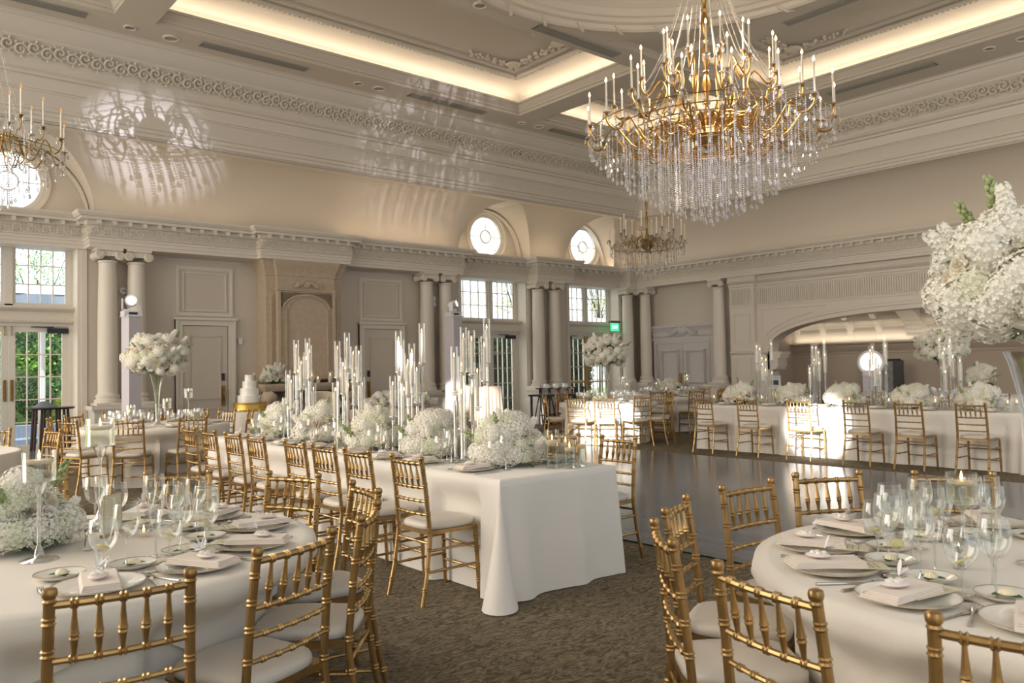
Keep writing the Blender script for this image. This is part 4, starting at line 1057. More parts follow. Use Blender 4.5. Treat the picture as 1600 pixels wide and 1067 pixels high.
for d,l in C4.items(): x,y=ring_xy(T4,1.25,d); put_chair(x,y,d+180,l)
C5={-150:'gold chair at left of the far round table near the grey door',-112:'gold chair with back to camera at the far round table near the grey door',-75:'gold chair at right front of the far round table near the grey door',-40:'gold chair at right rim of the far round table near the grey door',-5:'gold chair furthest right at the far round table near the grey door'}
dress(T5,.92,list(C5),'the far round table near grey door',15,overlay=.2)
for d,l in C5.items(): x,y=ring_xy(T5,1.25,d); put_chair(x,y,d+180,l)
C0={50:'gold chair back at left edge of photo below the French door handles',12:'gold chair post seen edge-on at left edge of photo, before the dark bar table'}
dress(T0,.92,list(C0),'the round table cut by the left photo edge',16)
for d,l in C0.items(): x,y=ring_xy(T0,1.28,d); put_chair(x,y,d+180,l)
C6={-170:'gold chair behind the long right table, left of the second tall bouquet',150:'gold chair at left rim of the table behind the long right table',30:'gold chair beyond the tall bouquet behind the long right table',80:'gold chair at back of the table behind the long right table',-120:'gold chair hidden behind the right candelabra of the long right table'}
dress(T6,.92,list(C6),'the round table behind the long right table',17)
for d,l in C6.items(): x,y=ring_xy(T6,1.25,d); put_chair(x,y,d+180,l)
dress(T7,.92,[],'the second round table behind the long right table',18)

# place settings on the two front tables
N1=['the lower left corner setting','second setting from lower left','third setting from lower left','right rim setting','fifth setting from lower left','far setting behind the glasses','furthest setting by the card']
for d,n in zip(C1,N1): setting(T1[0],T1[1],.90,d,n+', front left table')
N2=['the front left setting','left rim setting','second left rim setting','far left setting','setting beside the bright reflection','far setting behind the glasses','nearest bottom right setting']
for d,n in zip(C2,N2): setting(T2[0],T2[1],.92,d,n+', front right table')
setting(T2[0],T2[1],.92,5,'right edge of photo setting, front right table')
# centrepieces, front left
bouquet('low mound of white roses and hydrangeas on front left table, cut by photo edge',(.575,3.78,.765),.165,.165,.25,44,21,leafn=22,spikes=3)
floating('floating candle on tall glass stem in front of the low flowers',(.60,3.50,.765),.11,.30,.058)
floating('tallest floating candle on glass stem behind the standing card, front left table',(.98,4.22,.765),.13,.36,.064)
t=thing('table_card','beige standing table card with gold edge beside the low flowers','card',(.93,3.80,.765),.75); M().box(-.062,.062,-.003,.003,.012,.178).build('card',m_paper,t,smooth=False); M().box(-.07,.07,-.012,.012,0,.014).build('stand',m_brass,t,smooth=False); frame(M(),'y',-.003,-.064,.064,.010,.180,.002,.0015).build('gold_edge',m_brass,t,smooth=False)
def shaker(label,loc):
    t=thing('salt_shaker',label,'shaker',loc); M().lathe([(.018,0),(.019,.004),(.009,.055),(.012,.058)],8).build('body',m_silver,t,smooth=False); M().lathe([(.012,.058),(.012,.066),(.005,.075),(0,.076)],10).build('lid',m_silver,t)
shaker('silver salt shaker beside the low flowers, front left table',(.78,3.55,.765)); shaker('silver pepper shaker on the front right table near its centre',(2.86,1.08,.765))
tealight('small votive candle between the glasses, front left table',(1.02,3.66,.765)); tealight('small votive candle behind the goblets, front right table',(3.02,1.14,.765))
# centrepieces, front right
TRUMP=[(.085,0),(.085,.006),(.03,.02),(.022,.08),(.028,.30),(.045,.5),(.085,.68),(.10,.72)]
def tall(label_v,label_f,x,y,seed,r=.34,cz=1.68,n=95,lod=1):
    t=thing('trumpet_vase',label_v,'vase',(x,y,.765)); M().lathe(TRUMP,24,cap=False).build('glass_body',m_rod,t,ang=80)
    st=M(); 
    for k in range(7): a=k*.9; st.tube([(.012*cos(a),.012*sin(a),.1),(.02*cos(a+1),.02*sin(a+1),.45),(.05*cos(a+1.5),.05*sin(a+1.5),.7)],.003,5)
    st.build('stems',m_leafl,t)
    return bouquet(label_f,(x,y,cz),r*.93,r*.93,r*.74,n,seed,name='tall_bouquet',ball=True,leafn=40,spikes=9)
tall('trumpet vase holding the large bouquet at the right edge of photo','large ball of white roses and hydrangeas cut by the right edge of photo',3.10,.90,31,r=.31,cz=1.71,n=88)
floating('floating candle on glass stem at the right edge, front right table',(3.28,1.22,.765),.115,.15,.055)
tall('flared glass vase on the back left table','ball of white flowers on tall vase before the left door',3.42,11.62,32,r=.42,cz=1.69,n=95)
for i,(x,y,s_,l) in enumerate(((2.98,11.25,.17,'shortest floating candle, left of the vase, back left table'),(3.42,11.2,.24,'middle floating candle, right of the vase, back left table'),(3.82,11.55,.36,'tallest floating candle on stem, back left table'))): floating(l,(x,y,.765),.13,s_,.058)
tall('flared glass vase on the floodlit round table','ball of cream flowers on tall vase before the far window door',11.42,10.6,33,r=.44,cz=1.70,n=85)
for x,y,s_,l in ((10.95,10.55,.10,'low floating candle left of the vase, floodlit table'),(11.62,10.25,.22,'floating candle right of the vase, floodlit table'),(11.78,10.5,.34,'highest floating candle right of the vase, floodlit table')): floating(l,(x,y,.765),.14,s_,.07)
tall('flared glass vase behind the long right table','ball of white flowers on tall vase seen against the alcove wall',14.6,5.68,34,r=.42,cz=1.66,n=80)
bouquet('low white flowers on the far round table before the grey door',(14.3,11.35,.765),.34,.30,.34,40,35,leafn=14,spikes=2)
for k,(x,y,s_) in enumerate(((13.9,11.4,.18),(14.6,11.1,.34),(14.75,11.2,.26))): floating(('left','middle','right')[k]+' floating candle around the low flowers on the far round table',(x,y,.765),.13,s_,.065)
bouquet('white orchid-like flowers on dark pot at far right behind the long table',(16.75,5.8,.98),.22,.22,.34,30,36,leafn=26,spikes=6)
tag(M().lathe([(.16,.765),(.2,.98),(.16,1.0)],20).build('flower_pot',m_black),'dark flower pot on the table at the far right, under white flowers','pot').location=(16.75,5.8,0)
# glasses, plates, cards on the distant tables
def far_ware(c,R,nm,seed,n=10,a0=0,a1=360):
    rnd=random.Random(seed)
    for i in range(n):
        d=a0+(a1-a0)*(i+.5)/n
        x,y=ring_xy(c,R-.20,d); o=place(P_D,(x,y,.768),0,'china plate at the rim of '+nm,'plates on '+nm)
        o=place(NAP,(x,y,.771),math.radians(d+90),'folded napkin on a plate of '+nm,'napkins on '+nm)
        for k,(dr,dt) in enumerate(((-.42,.03),(-.46,.12),(-.36,.15))):
            a=math.radians(d); xx=c[0]+(R+dr)*cos(a)-dt*sin(a); yy=c[1]+(R+dr)*sin(a)+dt*cos(a)
            g=link('goblet',SG,None,(xx,yy,.7665),(0,0,0),(1,1,rnd.uniform(.82,1.06))); tag(g,'clear stemmed glass on '+nm,'glass','stemmed glasses on '+nm)
far_ware(T3,.95,'the back left round table',41); far_ware(T4,.92,'the floodlit round table',42); far_ware(T5,.92,'the far round table near the grey door',43,8); far_ware(T6,.92,'the round table behind the long right table',44,8)
for x,y,l in ((3.78,11.1,'beige standing card before the candles on the back left table'),(11.95,10.1,'beige standing card on the floodlit round table')):
    t=thing('table_card',l,'card',(x,y,.768),.7); M().box(-.07,.07,-.003,.003,.0,.17).build('card',m_paper,t,smooth=False)

# ================================================================== long table in the middle
t=thing('banquet_table','long table under the central white cloth','table',(3.69,6.38,0)); M().box(-.50,.50,-2.47,2.47,.73,.752).build('tabletop',m_dark,t,smooth=False)
for x in (-.42,.42):
    for y in (-2.3,2.3): M().tube([(x,y,0),(x,y,.73)],.02,8).build('leg',m_black,t)
rect_drape(3.17,4.22,3.86,8.90,.762,'long white tablecloth of the central table with folds at its near corner',m_clothw,51,spill={0:.20},seats=[(-1,y,-.075) for y in (4.335,4.97,5.47,5.96,6.73,7.25,7.86,8.42)]+[(1,y,-.04) for y in (4.21,4.82,5.42,6.02,6.62,7.22,7.82,8.42)])
ORD=['nearest','second','third','fourth','fifth','sixth','seventh','furthest']
for i,y in enumerate((4.335,4.97,5.47,5.96,6.73,7.25,7.86,8.42)): put_chair(2.79,y,0,ORD[i]+' gold chair from the camera along left side of the central table')
for i,y in enumerate((4.21,4.82,5.42,6.02,6.62,7.22,7.82,8.42)): put_chair(4.66,y,180,ORD[i]+' gold chair from the camera along dance floor side of central table')
def long_ware(x0,sgn,ys,side,seed,full):
    rnd=random.Random(seed)
    for i,y in enumerate(ys):
        w=ORD[min(i,7)]+' place from camera, '+side
        rz=-PI/2 if sgn>0 else PI/2; q=sgn
        place(P_D,(x0+.155*q,y,.767),rz,'china plate at the '+w); place(NAP,(x0+.15*q,y,.771),rz+rnd.uniform(-.15,.15),'folded napkin at the '+w)
        if full:
            place(FAV,(x0+.13*q,y,.812),rz+1,'favor pouch with feather at the '+w); place(KN,(x0+.16*q,y-.165*q,.767),rz,'silver knife at the '+w); place(FK,(x0+.16*q,y+.16*q,.767),rz,'silver fork at the '+w)
            place(P_B,(x0+.26*q,y+.21*q,.767),rz,'bread plate at the '+w); place(BUT,(x0+.26*q,y+.21*q,.770),rz+i,'butter pat on leaf at the '+w)
        for k,(G,dx,dy,nm) in enumerate(((G_W,.30,-.05,'water goblet'),(G_R,.34,-.13,'wine glass'),(G_F,.38,-.02,'champagne flute'))):
            place(G,(x0+dx*q,y+dy*q,.7665),0,nm+' at the '+w)
long_ware(3.17,1,(4.335,4.97,5.47,5.96,6.73,7.25,7.86,8.42),'left side of central table',61,True)
long_ware(4.22,-1,(4.25,4.85,5.45,6.05,6.65,7.25,7.85,8.45),'dance floor side of central table',62,False)
for i,(y,n_,rx) in enumerate(((4.42,62,.235),(5.30,60,.225),(6.22,56,.225),(7.28,50,.22),(8.15,48,.23))):
    bouquet(('nearest','second','third','fourth','furthest')[i]+' mound of white roses and hydrangeas on the central table',(3.70,y,.768),rx,.225,.31,n_,70+i,leafn=22,spikes=5)
HS=[.73,.66,.58,.50,.44,.38,.30,.24,.62]
for i,(x,y,k,l) in enumerate(((3.72,4.86,0,'nearest candelabra of glass tubes on the central table'),(3.72,5.75,1,'second candelabra of glass tubes on the central table'),(3.72,6.76,2,'third candelabra of glass tubes on the central table'),(3.72,7.78,3,'furthest candelabra of glass tubes on the central table'))):
    rnd=random.Random(k+5); h=[a*(.93+.1*rnd.random()) for a in HS]; rnd.shuffle(h)
    candelabra(l,(x,y,.766),h,k+1,.13)
floating('tall cylinder floating candle at the near end of central table, left',(3.80,4.05,.7665),.26,0,.05)
floating('shorter cylinder floating candle beside the tall one, near end of central table',(3.80,3.93,.7665).__class__((3.87,3.95,.7665)),.19,0,.045)
floating('cylinder floating candle behind the short one, near end of central table',(3.95,4.07,.7665),.22,0,.04)
floating('slim empty glass cylinder candle at near right end of central table',(3.99,3.95,.7665),.21,0,.03)
for i,y in enumerate((5.78,6.55,7.0,8.5)): floating(('first','second','third','fourth')[i]+' floating candle among the flowers along the left of central table',(3.50,y,.7665),.14,0,.042)
shaker('dark pepper shaker between the flower mounds on the central table',(3.48,7.55,.7665))

# ================================================================== long table by the dance floor
t=thing('banquet_table','long table under the white cloth at the right','table',(11.95,5.98,0)); M().box(-.48,.48,-2.45,2.45,.73,.752).build('tabletop',m_dark,t,smooth=False)
for x in (-.4,.4):
    for y in (-2.3,2.3): M().tube([(x,y,0),(x,y,.73)],.02,8).build('leg',m_black,t)
rect_drape(11.42,12.45,3.52,8.45,.762,'long white tablecloth of the right table beyond the dance floor',m_clothw,52,spill={0:.12},seats=[(-1,y,-.02) for y in (8.01,7.17,6.30,5.42,4.70,3.93)]+[(1,y,-.03) for y in (7.6,6.85,6.1,5.1,4.4)])
for i,y in enumerate((8.01,7.17,6.30,5.42,4.70,3.93)): put_chair(10.93,y,0,('first','second','third','fourth','fifth','sixth')[i]+' gold chair from the left along the front of the long right table')
for i,y in enumerate((7.6,6.85,6.1,5.1,4.4)): put_chair(12.92,y,180,('first','second','third','fourth','fifth')[i]+' gold chair from the left behind the long right table')
long_ware(11.42,1,(8.01,7.17,6.30,5.42,4.70,3.93),'front of right table',63,False)
for i,(y,n_) in enumerate(((7.92,42),(6.95,44),(6.08,46),(5.05,46),(4.15,46))):
    bouquet(('first','second','third','fourth','fifth')[i]+' mound of white flowers from the left on the long right table',(11.92,y,.768),.26,.27,.30,n_,80+i,leafn=16,spikes=3)
for i,y in enumerate((7.50,6.55,5.58,4.55)):
    rnd=random.Random(i+40); h=[a*(.95+.1*rnd.random()) for a in HS]; rnd.shuffle(h)
    candelabra(('first','second','third','fourth')[i]+' candelabra of glass tubes from the left on the long right table',(11.98,y,.766),h,i+20,.13)
for i,(x,y) in enumerate(((11.6,8.25),(11.65,7.35),(11.62,5.85),(11.6,5.25),(11.62,4.62),(11.6,3.72),(11.75,3.66))): floating('floating candle cylinder among the flowers on the long right table','',0) if 0 else floating(('first','second','third','fourth','fifth','sixth','seventh')[i]+' floating candle from the left on the long right table',(x,y,.7665),.16,0,.045)

# ================================================================== cake, sweetheart table, towers, stands
drape(5.5,13.5,.46,.800,.006,[],19,nf=20,label='ivory cloth of the small round cake table',name='tablecloth'); 
t=thing('cake_table','small round table under the wedding cake','table',(5.5,13.5,0)); M().lathe([(.44,.77),(.45,.79)],30).build('tabletop',m_dark,t); M().tube([(0,0,0),(0,0,.77)],.04,8).build('leg',m_black,t)
t=thing('cake_stand','round hammered gold drum under the cake','cake stand',(5.5,13.5,.802)); M().lathe([(.27,0),(.275,.02),(.27,.03),(.27,.12),(.28,.13),(.28,.145),(0,.145)],36).build('drum',mat('gold_leaf',(.55,.36,.08),.35,.8,bump=.004,bscale=30),t)
t=thing('wedding_cake','white four-tier wedding cake with cascading cream flowers','cake',(5.5,13.5,.949)); z=0
for r,h in ((.20,.125),(.16,.12),(.12,.12),(.08,.11)): M().lathe([(0,z),(r,z),(r,z+h-.006),(r-.006,z+h),(0,z+h)],32,cap=False).build('tier',m_china,t); z+=h
rnd=random.Random(4)
for k in range(34):
    q=k/33; r=.20-.13*q; a=-.9+.9*sin(q*2.6)+rnd.uniform(-.25,.25); link('sugar_flower',ROSE[0],t,(r*cos(a)+.01,r*sin(a),.03+.46*q),(0,1.1,a),.62)
for k,(x,y) in enumerate(((5.2,13.25),(5.72,13.15),(5.9,13.4))): tealight(('left','middle','right')[k]+' votive candle at the foot of the cake stand',(x,y,.802))
# sweetheart table
def oval_drape(x0,x1,y0,y1,lab): return rect_drape(x0,x1,y0,y1,.76,lab,m_clothb,55,fold=.03)
t=thing('sweetheart_table','small table under the blush cloth','table',(7.9,12.6,0)); M().box(-.7,.7,-.3,.3,.73,.752).build('tabletop',m_dark,t,smooth=False)
for x in (-.6,.6): M().tube([(x,0,0),(x,0,.73)],.03,8).build('leg',m_black,t)
oval_drape(7.15,8.65,12.25,12.95,'blush cloth of the sweetheart table behind the candelabras')
bouquet('long low garland of white roses along the sweetheart table',(7.9,12.5,.765),.78,.26,.28,80,91,name='flower_garland',leafn=50,spikes=3)
bouquet('white rose cluster spilling to the floor at right of sweetheart table',(8.85,12.35,.0),.22,.24,.62,60,92,name='flower_garland',leafn=24,spikes=2)
m_uph=mat('cream_velvet',(.62,.53,.42),.8,sheen=.4)
def armchair(x,y,rz,lab):
    t=thing('armchair',lab,'armchair',(x,y,0),rz); M().box(-.28,.28,-.25,.28,.28,.46).build('seat',m_uph,t)
    rows=[]; A=[(-1.55+3.1*i/24) for i in range(25)]; zt=lambda a:1.10-.30*(a/1.55)**4
    for r,q in ((.34,0),(.35,.5),(.35,.93),(.335,1),(.285,1),(.27,.95),(.27,.5),(.265,0)): rows.append([(r*sin(a),.04-r*cos(a)*.95,.40+(zt(a)-.40)*q) for a in A])
    M().grid(rows).build('backrest',m_uph,t,ang=70)
    for sx in (-1,1):
        for sy in (-1,1): M().lathe([(.015,0),(.022,.28)],8,(sx*.22,sy*.2,0)).build('leg',m_dark,t)
armchair(6.75,13.15,PI,'cream upholstered armchair left of the sweetheart table'); armchair(10.3,13.55,PI*.9,'cream upholstered armchair right of the sweetheart table behind the nearest candelabra')
# draped highboy
drape(9.95,12.5,.31,1.10,.006,[],23,nf=22,flare=.03,amp=.02,label='blush cloth draped over the tall cocktail table behind the nearest candelabra',mt=m_clothb)
t=thing('cocktail_table','tall cocktail table under blush cloth','table',(9.95,12.5,0)); M().lathe([(.29,1.05),(.30,1.07)],28).build('tabletop',m_dark,t); M().tube([(0,0,0),(0,0,1.05)],.03,8).build('leg',m_black,t)

def moving_head(parent_label,loc,aim,r=.10,lens=m_lens):
    t=thing('stage_light',parent_label,'stage light',loc)
    M().box(-.14,.14,-.12,.12,0,.09).build('base',m_plastic,t); M().box(-.07,.07,-.125,-.119,.025,.065).build('display',m_black,t,smooth=False)
    a=math.atan2(aim[1],aim[0]); 
    y=M().box(-.15,-.12,-.045,.045,.09,.30).box(.12,.15,-.045,.045,.09,.30).box(-.15,.15,-.045,.045,.09,.12); y.xf(Matrix.Rotation(a+PI/2,4,'Z')).build('yoke',m_plastic,t)
    d=Vector(aim).normalized(); R=d.to_track_quat('Z','Y').to_matrix().to_4x4(); T=Matrix.Translation((0,0,.26))
    M().lathe([(0,-.13),(r*.7,-.12),(r*.95,-.04),(r,.05),(r,.10),(r*.86,.10),(r*.8,.085)],24,cap=False).xf(T@R).build('head',m_plastic,t)
    M().lathe([(0,.088),(r*.62,.086)],24,cap=False).xf(T@R).build('lens',lens,t); M().lathe([(r*.62,.086),(r*.82,.084)],24,cap=False).xf(T@R).build('lens_rim',m_pane,t)
def tower(x,y,h,w,lab,rz=0):
    t=thing('light_tower',lab,'tower',(x,y,0),rz); M().box(-w/2,w/2,-w/2,w/2,0,h).build('cover',m_towerw,t,smooth=False); M().box(-w*.6,w*.6,-w*.6,w*.6,h,h+.012).build('top_plate',m_plastic,t,smooth=False)
tower(3.84,14.45,2.44,.22,'white square light tower between the left pair of columns',.3); moving_head('stage light on the left tower, lamp aimed at the camera',(3.84,14.45,2.452),(-.26,-.96,.08))
tower(10.52,14.35,2.62,.28,'white square light tower in front of the middle pair of columns',.2); moving_head('stage light on the middle tower, lamp turned right',(10.52,14.35,2.632),(.55,-.75,.25),.09)
tower(17.1,8.1,1.16,.26,'short white light tower in front of the arch alcove',0); moving_head('blazing stage light before the alcove, aimed at the camera',(17.1,8.1,1.17),(-.905,-.425,.005),.27,emis('stage_lens_hot',(1,.93,.82),9))
# alcove pieces
for i,(y0,y1,x0) in enumerate(((8.98,9.72,20.2),)):
    t=thing('framed_panel','silver panel in dark frame leaning on the alcove wall','panel',(20.18,9.35,0)); q=Matrix.Rotation(.10,4,'Y')
    M().box(-.02,.02,-.40,.40,.35,1.45).xf(q).build('panel',mat('silver_fabric',(.30,.31,.33),.4,var=.3,vscale=9),t,smooth=False); m=M()
    for a in ((-.46,-.40,.30,1.5),(.40,.46,.30,1.5),(-.46,.46,1.45,1.51),(-.46,.46,.30,.36)): m.box(-.035,.03,a[0],a[1],a[2],a[3])
    m.xf(q).build('frame',m_black,t,smooth=False)
t=thing('folding_screen','dark upright screen beside the silver panel in the alcove','screen',(19.9,8.75,0),.3); M().box(-.03,.03,-.12,.12,0,1.46).build('panel',m_black,t,smooth=False)
t=thing('dj_monitor','white monitor with dark screen at left of the alcove','monitor',(17.0,10.35,.9),-.45); M().box(-.02,.02,-.2,.2,.0,.26).build('case',m_plastic,t,smooth=False); M().box(-.024,-.019,-.16,.16,.04,.15).build('screen',m_black,t,smooth=False)
drape(17.1,10.3,.38,.885,.006,[],77,nf=18,label='pale cloth of the small table under the monitor',mt=m_cloth)
# folded black tray stands and leaning items by the middle French door
m_wd=mat('red_brown_wood',(.26,.05,.025),.4)
for i in range(6):
    x=13.45+.29*i; t=thing('tray_stand',('first','second','third','fourth','fifth','sixth')[i]+' dark folding tray stand from the left, by the middle French door','tray stand',(x,14.72-.02*i,0),.12*i); mt=m_wd if i in(2,3) else m_black
    for s in (-1,1): M().tube([(s*.16,-.10,.0),(s*-.02,-.02,.92)],.016,6).build('leg',mt,t); M().tube([(s*.16,.10,.0),(s*-.02,.02,.92)],.016,6).build('leg',mt,t)
    M().box(-.13,.13,-.03,.03,.91,.94).build('top_bar',m_black,t); M().box(-.12,.12,-.09,-.07,.25,.28).build('strap',mt,t)
t=thing('bar_table','round dark table stacked with black covers, before the left French door','bar table',(2.72,14.9,0)); M().lathe([(0,.925),(.34,.925),(.35,.94),(.35,.955),(0,.955)],28,cap=False).build('tabletop',m_dark,t)
for k in range(7): a=2*PI*k/7; M().tube([(.30*cos(a),.30*sin(a),0),(.25*cos(a),.25*sin(a),.925)],.022,8).build('leg',m_dark,t)
for k in range(4): a=PI/2*k+.4; M().tube([(.18*cos(a),.18*sin(a),.1),(.15*cos(a),.15*sin(a),.925)],.018,8).build('leg',m_dark,t)
m=M().lathe([(.0,1.06),(.05,1.055),(.15,.985),(.2,.96),(.0,.958)],16); tag(m.build('folded_cover',mat('blue_grey_fabric',(.16,.19,.25),.7)),'folded blue-grey fabric lying on the dark bar table','fabric').location=(2.62,14.85,0)
# small tray table with glass goblets behind the floodlit table
t=thing('service_table','black service table behind the floodlit table','table',(12.6,13.3,0)); M().box(-.55,.55,-.3,.3,.80,.84).build('tabletop',m_black,t,smooth=False)
for sx in (-1,1):
    for sy in (-1,1): M().box(sx*.5-.02,sx*.5+.02,sy*.25-.02,sy*.25+.02,0,.80).build('leg',m_black,t,smooth=False)
for i in range(9): tag(link('goblet',SG,None,(12.2+.1*i,13.2+.06*(i%3),.842),(0,0,0),(1,1,1.15)),'clear goblet lined up on the black service table','glass','goblets on the service table')
# fixtures
t=thing('exit_sign','green lit EXIT sign above the far window door','sign',(17.05,15.45,2.66),0); M().box(-.20,.20,-.05,.05,.02,.09).build('housing',mat('sign_housing',(.20,.14,.13),.5),t,smooth=False)
M().box(-.17,.17,-.006,.006,-.20,.02).build('sign_face',mat('sign_green',(.10,.75,.40),.3,emit=(.05,.9,.35),es=1.2),t,smooth=False)
m=M()
for x,bars in ((-.105,((0,.012,-.045,.045),(0,.045,.034,.045),(0,.038,-.005,.006),(0,.045,-.045,-.034))),(.032,((0,.012,-.045,.045),)),(.062,((0,.056,.034,.045),(.022,.034,-.045,.034)))):
    for a,b,c_,d in bars: m.box(x+a,x+b,-.010,-.006,-.09+c_,-.09+d)
for sg in (-1,1): m.add([(-.022-.024*sg-.006,-.010,-.135),(-.022-.024*sg+.006,-.010,-.135),(-.022+.024*sg+.006,-.010,-.045),(-.022+.024*sg-.006,-.010,-.045)],[(0,1,2,3)])
m.build('lettering',emis('sign_white',(.85,1,.92),2.5),t,smooth=False)
t=thing('security_camera','small white twin-lens camera on wall between left columns','camera',(3.98,15.5,2.98)); M().lathe([(.07,0),(.06,.04),(.0,.06)],16).xf(Matrix.Rotation(PI/2,4,'X')).build('dome',m_plastic,t)
for s in (-1,1): M().sphere((s*.02,-.06,0),.013,.01,.013,8,6).build('lens',m_black,t)
t=thing('emergency_light','pair of round white lamps on wall between the middle columns','wall lamp',(10.76,15.5,3.05))
for z in (-.07,.07): M().sphere((0,-.05,z),.07,.05,.07,14,8).build('lamp',m_plastic,t)
tag(M().box(6.12,6.20,15.55,15.6,2.03,2.15).build('thermostat',m_plastic),'small white sensor on wall left of the fireplace, upper','wall device')
tag(M().box(6.10,6.24,15.55,15.6,1.05,1.11).build('wall_switch',m_plastic),'small white switch plate on wall left of the fireplace, lower','wall device')
tag(M().box(18.05,18.14,15.0,15.1,1.06,1.20).build('fire_alarm',mat('alarm_red',(.55,.02,.02),.4)),'red fire alarm pull on wall left of the grey door','fire alarm')

# ================================================================== fireplace
f=thing('fireplace','carved limestone fireplace with tall arched overmantel','fireplace',(7.33,15.0,0))
m=M(); y=.0
m.box(-.82,.82,.12,.6,1.28,3.70); m.box(-.62,.62,.02,.12,1.30,3.70)
sweep(m,[(-.82,.6),(-.82,.12),(-.62,.12),(-.62,.02),(.62,.02),(.62,.12),(.82,.12),(.82,.6)],[(0,3.38),(.012,3.39),(.012,3.41),(.02,3.46),(.05,3.56),(.09,3.64),(.10,3.70)])
sweep(m,[(-.62,.12),(-.62,.02),(.62,.02),(.62,.12)],[(0,3.08),(.02,3.09),(.02,3.12),(0,3.13)])
for s in (-1,1): m.box(s*.60-.03,s*.60+.03,-.015,.02,1.3,3.08); m.box(s*.455-.015,s*.455+.015,-.012,.02,1.45,2.72); m.box(s*.72-.02,s*.72+.02,.095,.12,1.4,3.0)
arc=lambda r,h,z0,n=24:[(r*cos(PI*k/n),z0+h*sin(PI*k/n)) for k in range(n+1)]
for r,h,t_ in ((.50,.26,.022),(.40,.22,.014)): m.tube([(a,.015,b) for a,b in arc(r,h,2.74)],t_,6)
m.build('overmantel',m_stone,f,ang=30)
carving(M(),(0,.0,3.24),.62,.17,'y',4,depth=.03).build('carving',m_stone,f)
M().add([(x,.012,z) for x,z in [(-.56,2.78)]+[(-.5*cos(PI*k/24),2.76+.28*sin(PI*k/24)) for k in range(25)]+[(.56,2.78),(.56,3.06),(-.56,3.06)]],[tuple(range(29))]).build('spandrel_relief',m_stoner,f,smooth=False)
m=M(); m.box(-1.02,1.02,-.32,.6,1.16,1.21); sweep(m,[(-1.0,.6),(-1.0,-.28),(1.0,-.28),(1.0,.6)],[(-.04,1.08),(0,1.09),(.02,1.12),(.05,1.17),(.06,1.2),(.06,1.235),(-.5,1.235)]); m.build('mantel_shelf',m_stone,f)
m=M(); m.add([(-.85,-.10,1.08),(.85,-.10,1.08),(.85,-.10,.86)]+[(.66*cos(PI*k/20),-.10,.70+.14*sin(PI*k/20)) for k in range(21)]+[(-.85,-.10,.86)],[tuple(reversed(range(25)))]); m.build('frieze',m_stoner,f,smooth=False)
for s in (-1,1):
    m=M(); pts=[(s*(.84+.10*sin(k*.35)),-.12-.06*cos(k*.3),1.06-.045*k) for k in range(12)]; m.tube(pts,[.13,.15,.15,.13,.11,.095,.09,.09,.10,.11,.12,.11],12)
    m.tube([(s*(.86+.09*(1-k/20)*cos(k*.6)),-.26,.94+.09*(1-k/20)*sin(k*.6)) for k in range(18)],.014,6); m.build('scroll_bracket',m_stone,f)
    M().box(s*.78-.10,s*.78+.12,-.14,.5,0,.60).build('jamb',m_stoner,f,smooth=False)
M().box(-.68,.68,.1,.14,0,.9).box(-.66,.66,.0,.1,.66,.84).build('surround',m_stone,f); M().box(-.62,.62,.05,.12,0,.56).build('firebox',m_black,f,smooth=False); M().box(-.35,.1,.0,.05,.1,.5).build('fire_screen',mat('copper_dark',(.16,.05,.02),.5,.4),f,smooth=False)
bouquet('white flowers at the left end of the mantel shelf',(6.50,14.76,1.24),.24,.12,.32,34,95,leafn=26,spikes=5)
bouquet('white flowers at the right end of the mantel shelf',(8.12,14.76,1.24),.20,.12,.28,26,96,leafn=20,spikes=4)
def pillar(lab,loc,h,rg=.05,hg=.2):
    t=thing('pillar_candle',lab,'candle',loc); M().lathe([(0,0),(.035,0),(.035,h),(.01,h-.006)],16,cap=False).build('wax',m_wax,t); M().lathe([(rg,0),(rg,hg)],18,cap=False).build('glass_cylinder',m_glass,t); link('flame',FL,t,(0,0,h),scale=1.2)
for x,h,hg,l in ((7.05,.06,.12,'first short candle from the left on the mantel shelf'),(7.32,.14,.25,'tallest glass candle in the middle of the mantel shelf'),(7.45,.08,.14,'short candle right of the tall one on the mantel shelf'),(7.72,.14,.22,'pillar candle in glass at right of the mantel shelf')): pillar(l,(x,14.80,1.236),h,.05,hg)

# ================================================================== chandeliers
def drop(L_): return M().lathe([(0,0),(L_*.10,-L_*.15),(L_*.26,-L_*.62),(L_*.16,-L_*.88),(0,-L_)],6,cap=False)
def strand(L_,bead=.0115,gap=.025,end=.075):
    m=M(); n=max(1,int((L_-end)/gap))
    for k in range(n):
        z=-gap*(k+.5); m.add([(0,0,z+bead*.9),(bead,0,z),(0,bead,z),(-bead,0,z),(0,-bead,z),(0,0,z-bead*.9)],[(0,1,2),(0,2,3),(0,3,4),(0,4,1),(5,2,1),(5,3,2),(5,4,3),(5,1,4)])
    m.merge(drop(end),Matrix.Translation((0,0,-gap*n))); return m.mesh('strand',m_cryst,smooth=False)
def swag(p0,p1,sag,bead=.010,gap=.024):
    m=M(); p0=Vector(p0);p1=Vector(p1); L_=(p1-p0).length*1.15; n=int(L_/gap)
    for k in range(n+1):
        t=k/n; p=p0.lerp(p1,t)-Vector((0,0,sag*4*t*(1-t))); x,y,z=p
        m.add([(x,y,z+bead*.9),(x+bead,y,z),(x,y+bead,z),(x-bead,y,z),(x,y-bead,z),(x,y,z-bead*.9)],[(0,1,2),(0,2,3),(0,3,4),(0,4,1),(5,2,1),(5,3,2),(5,4,3),(5,1,4)])
    return m.mesh('swag',m_cryst,smooth=False)
BOB=M().lathe([(.0,0),(.035,.004),(.045,.012),(.022,.016),(.012,.02)],12,cap=False).mesh('bobeche',m_cryst)
def candle_mesh(h): return M().lathe([(.011,0),(.011,h),(.006,h+.006)],8).mesh('candle_sleeve',m_taper)
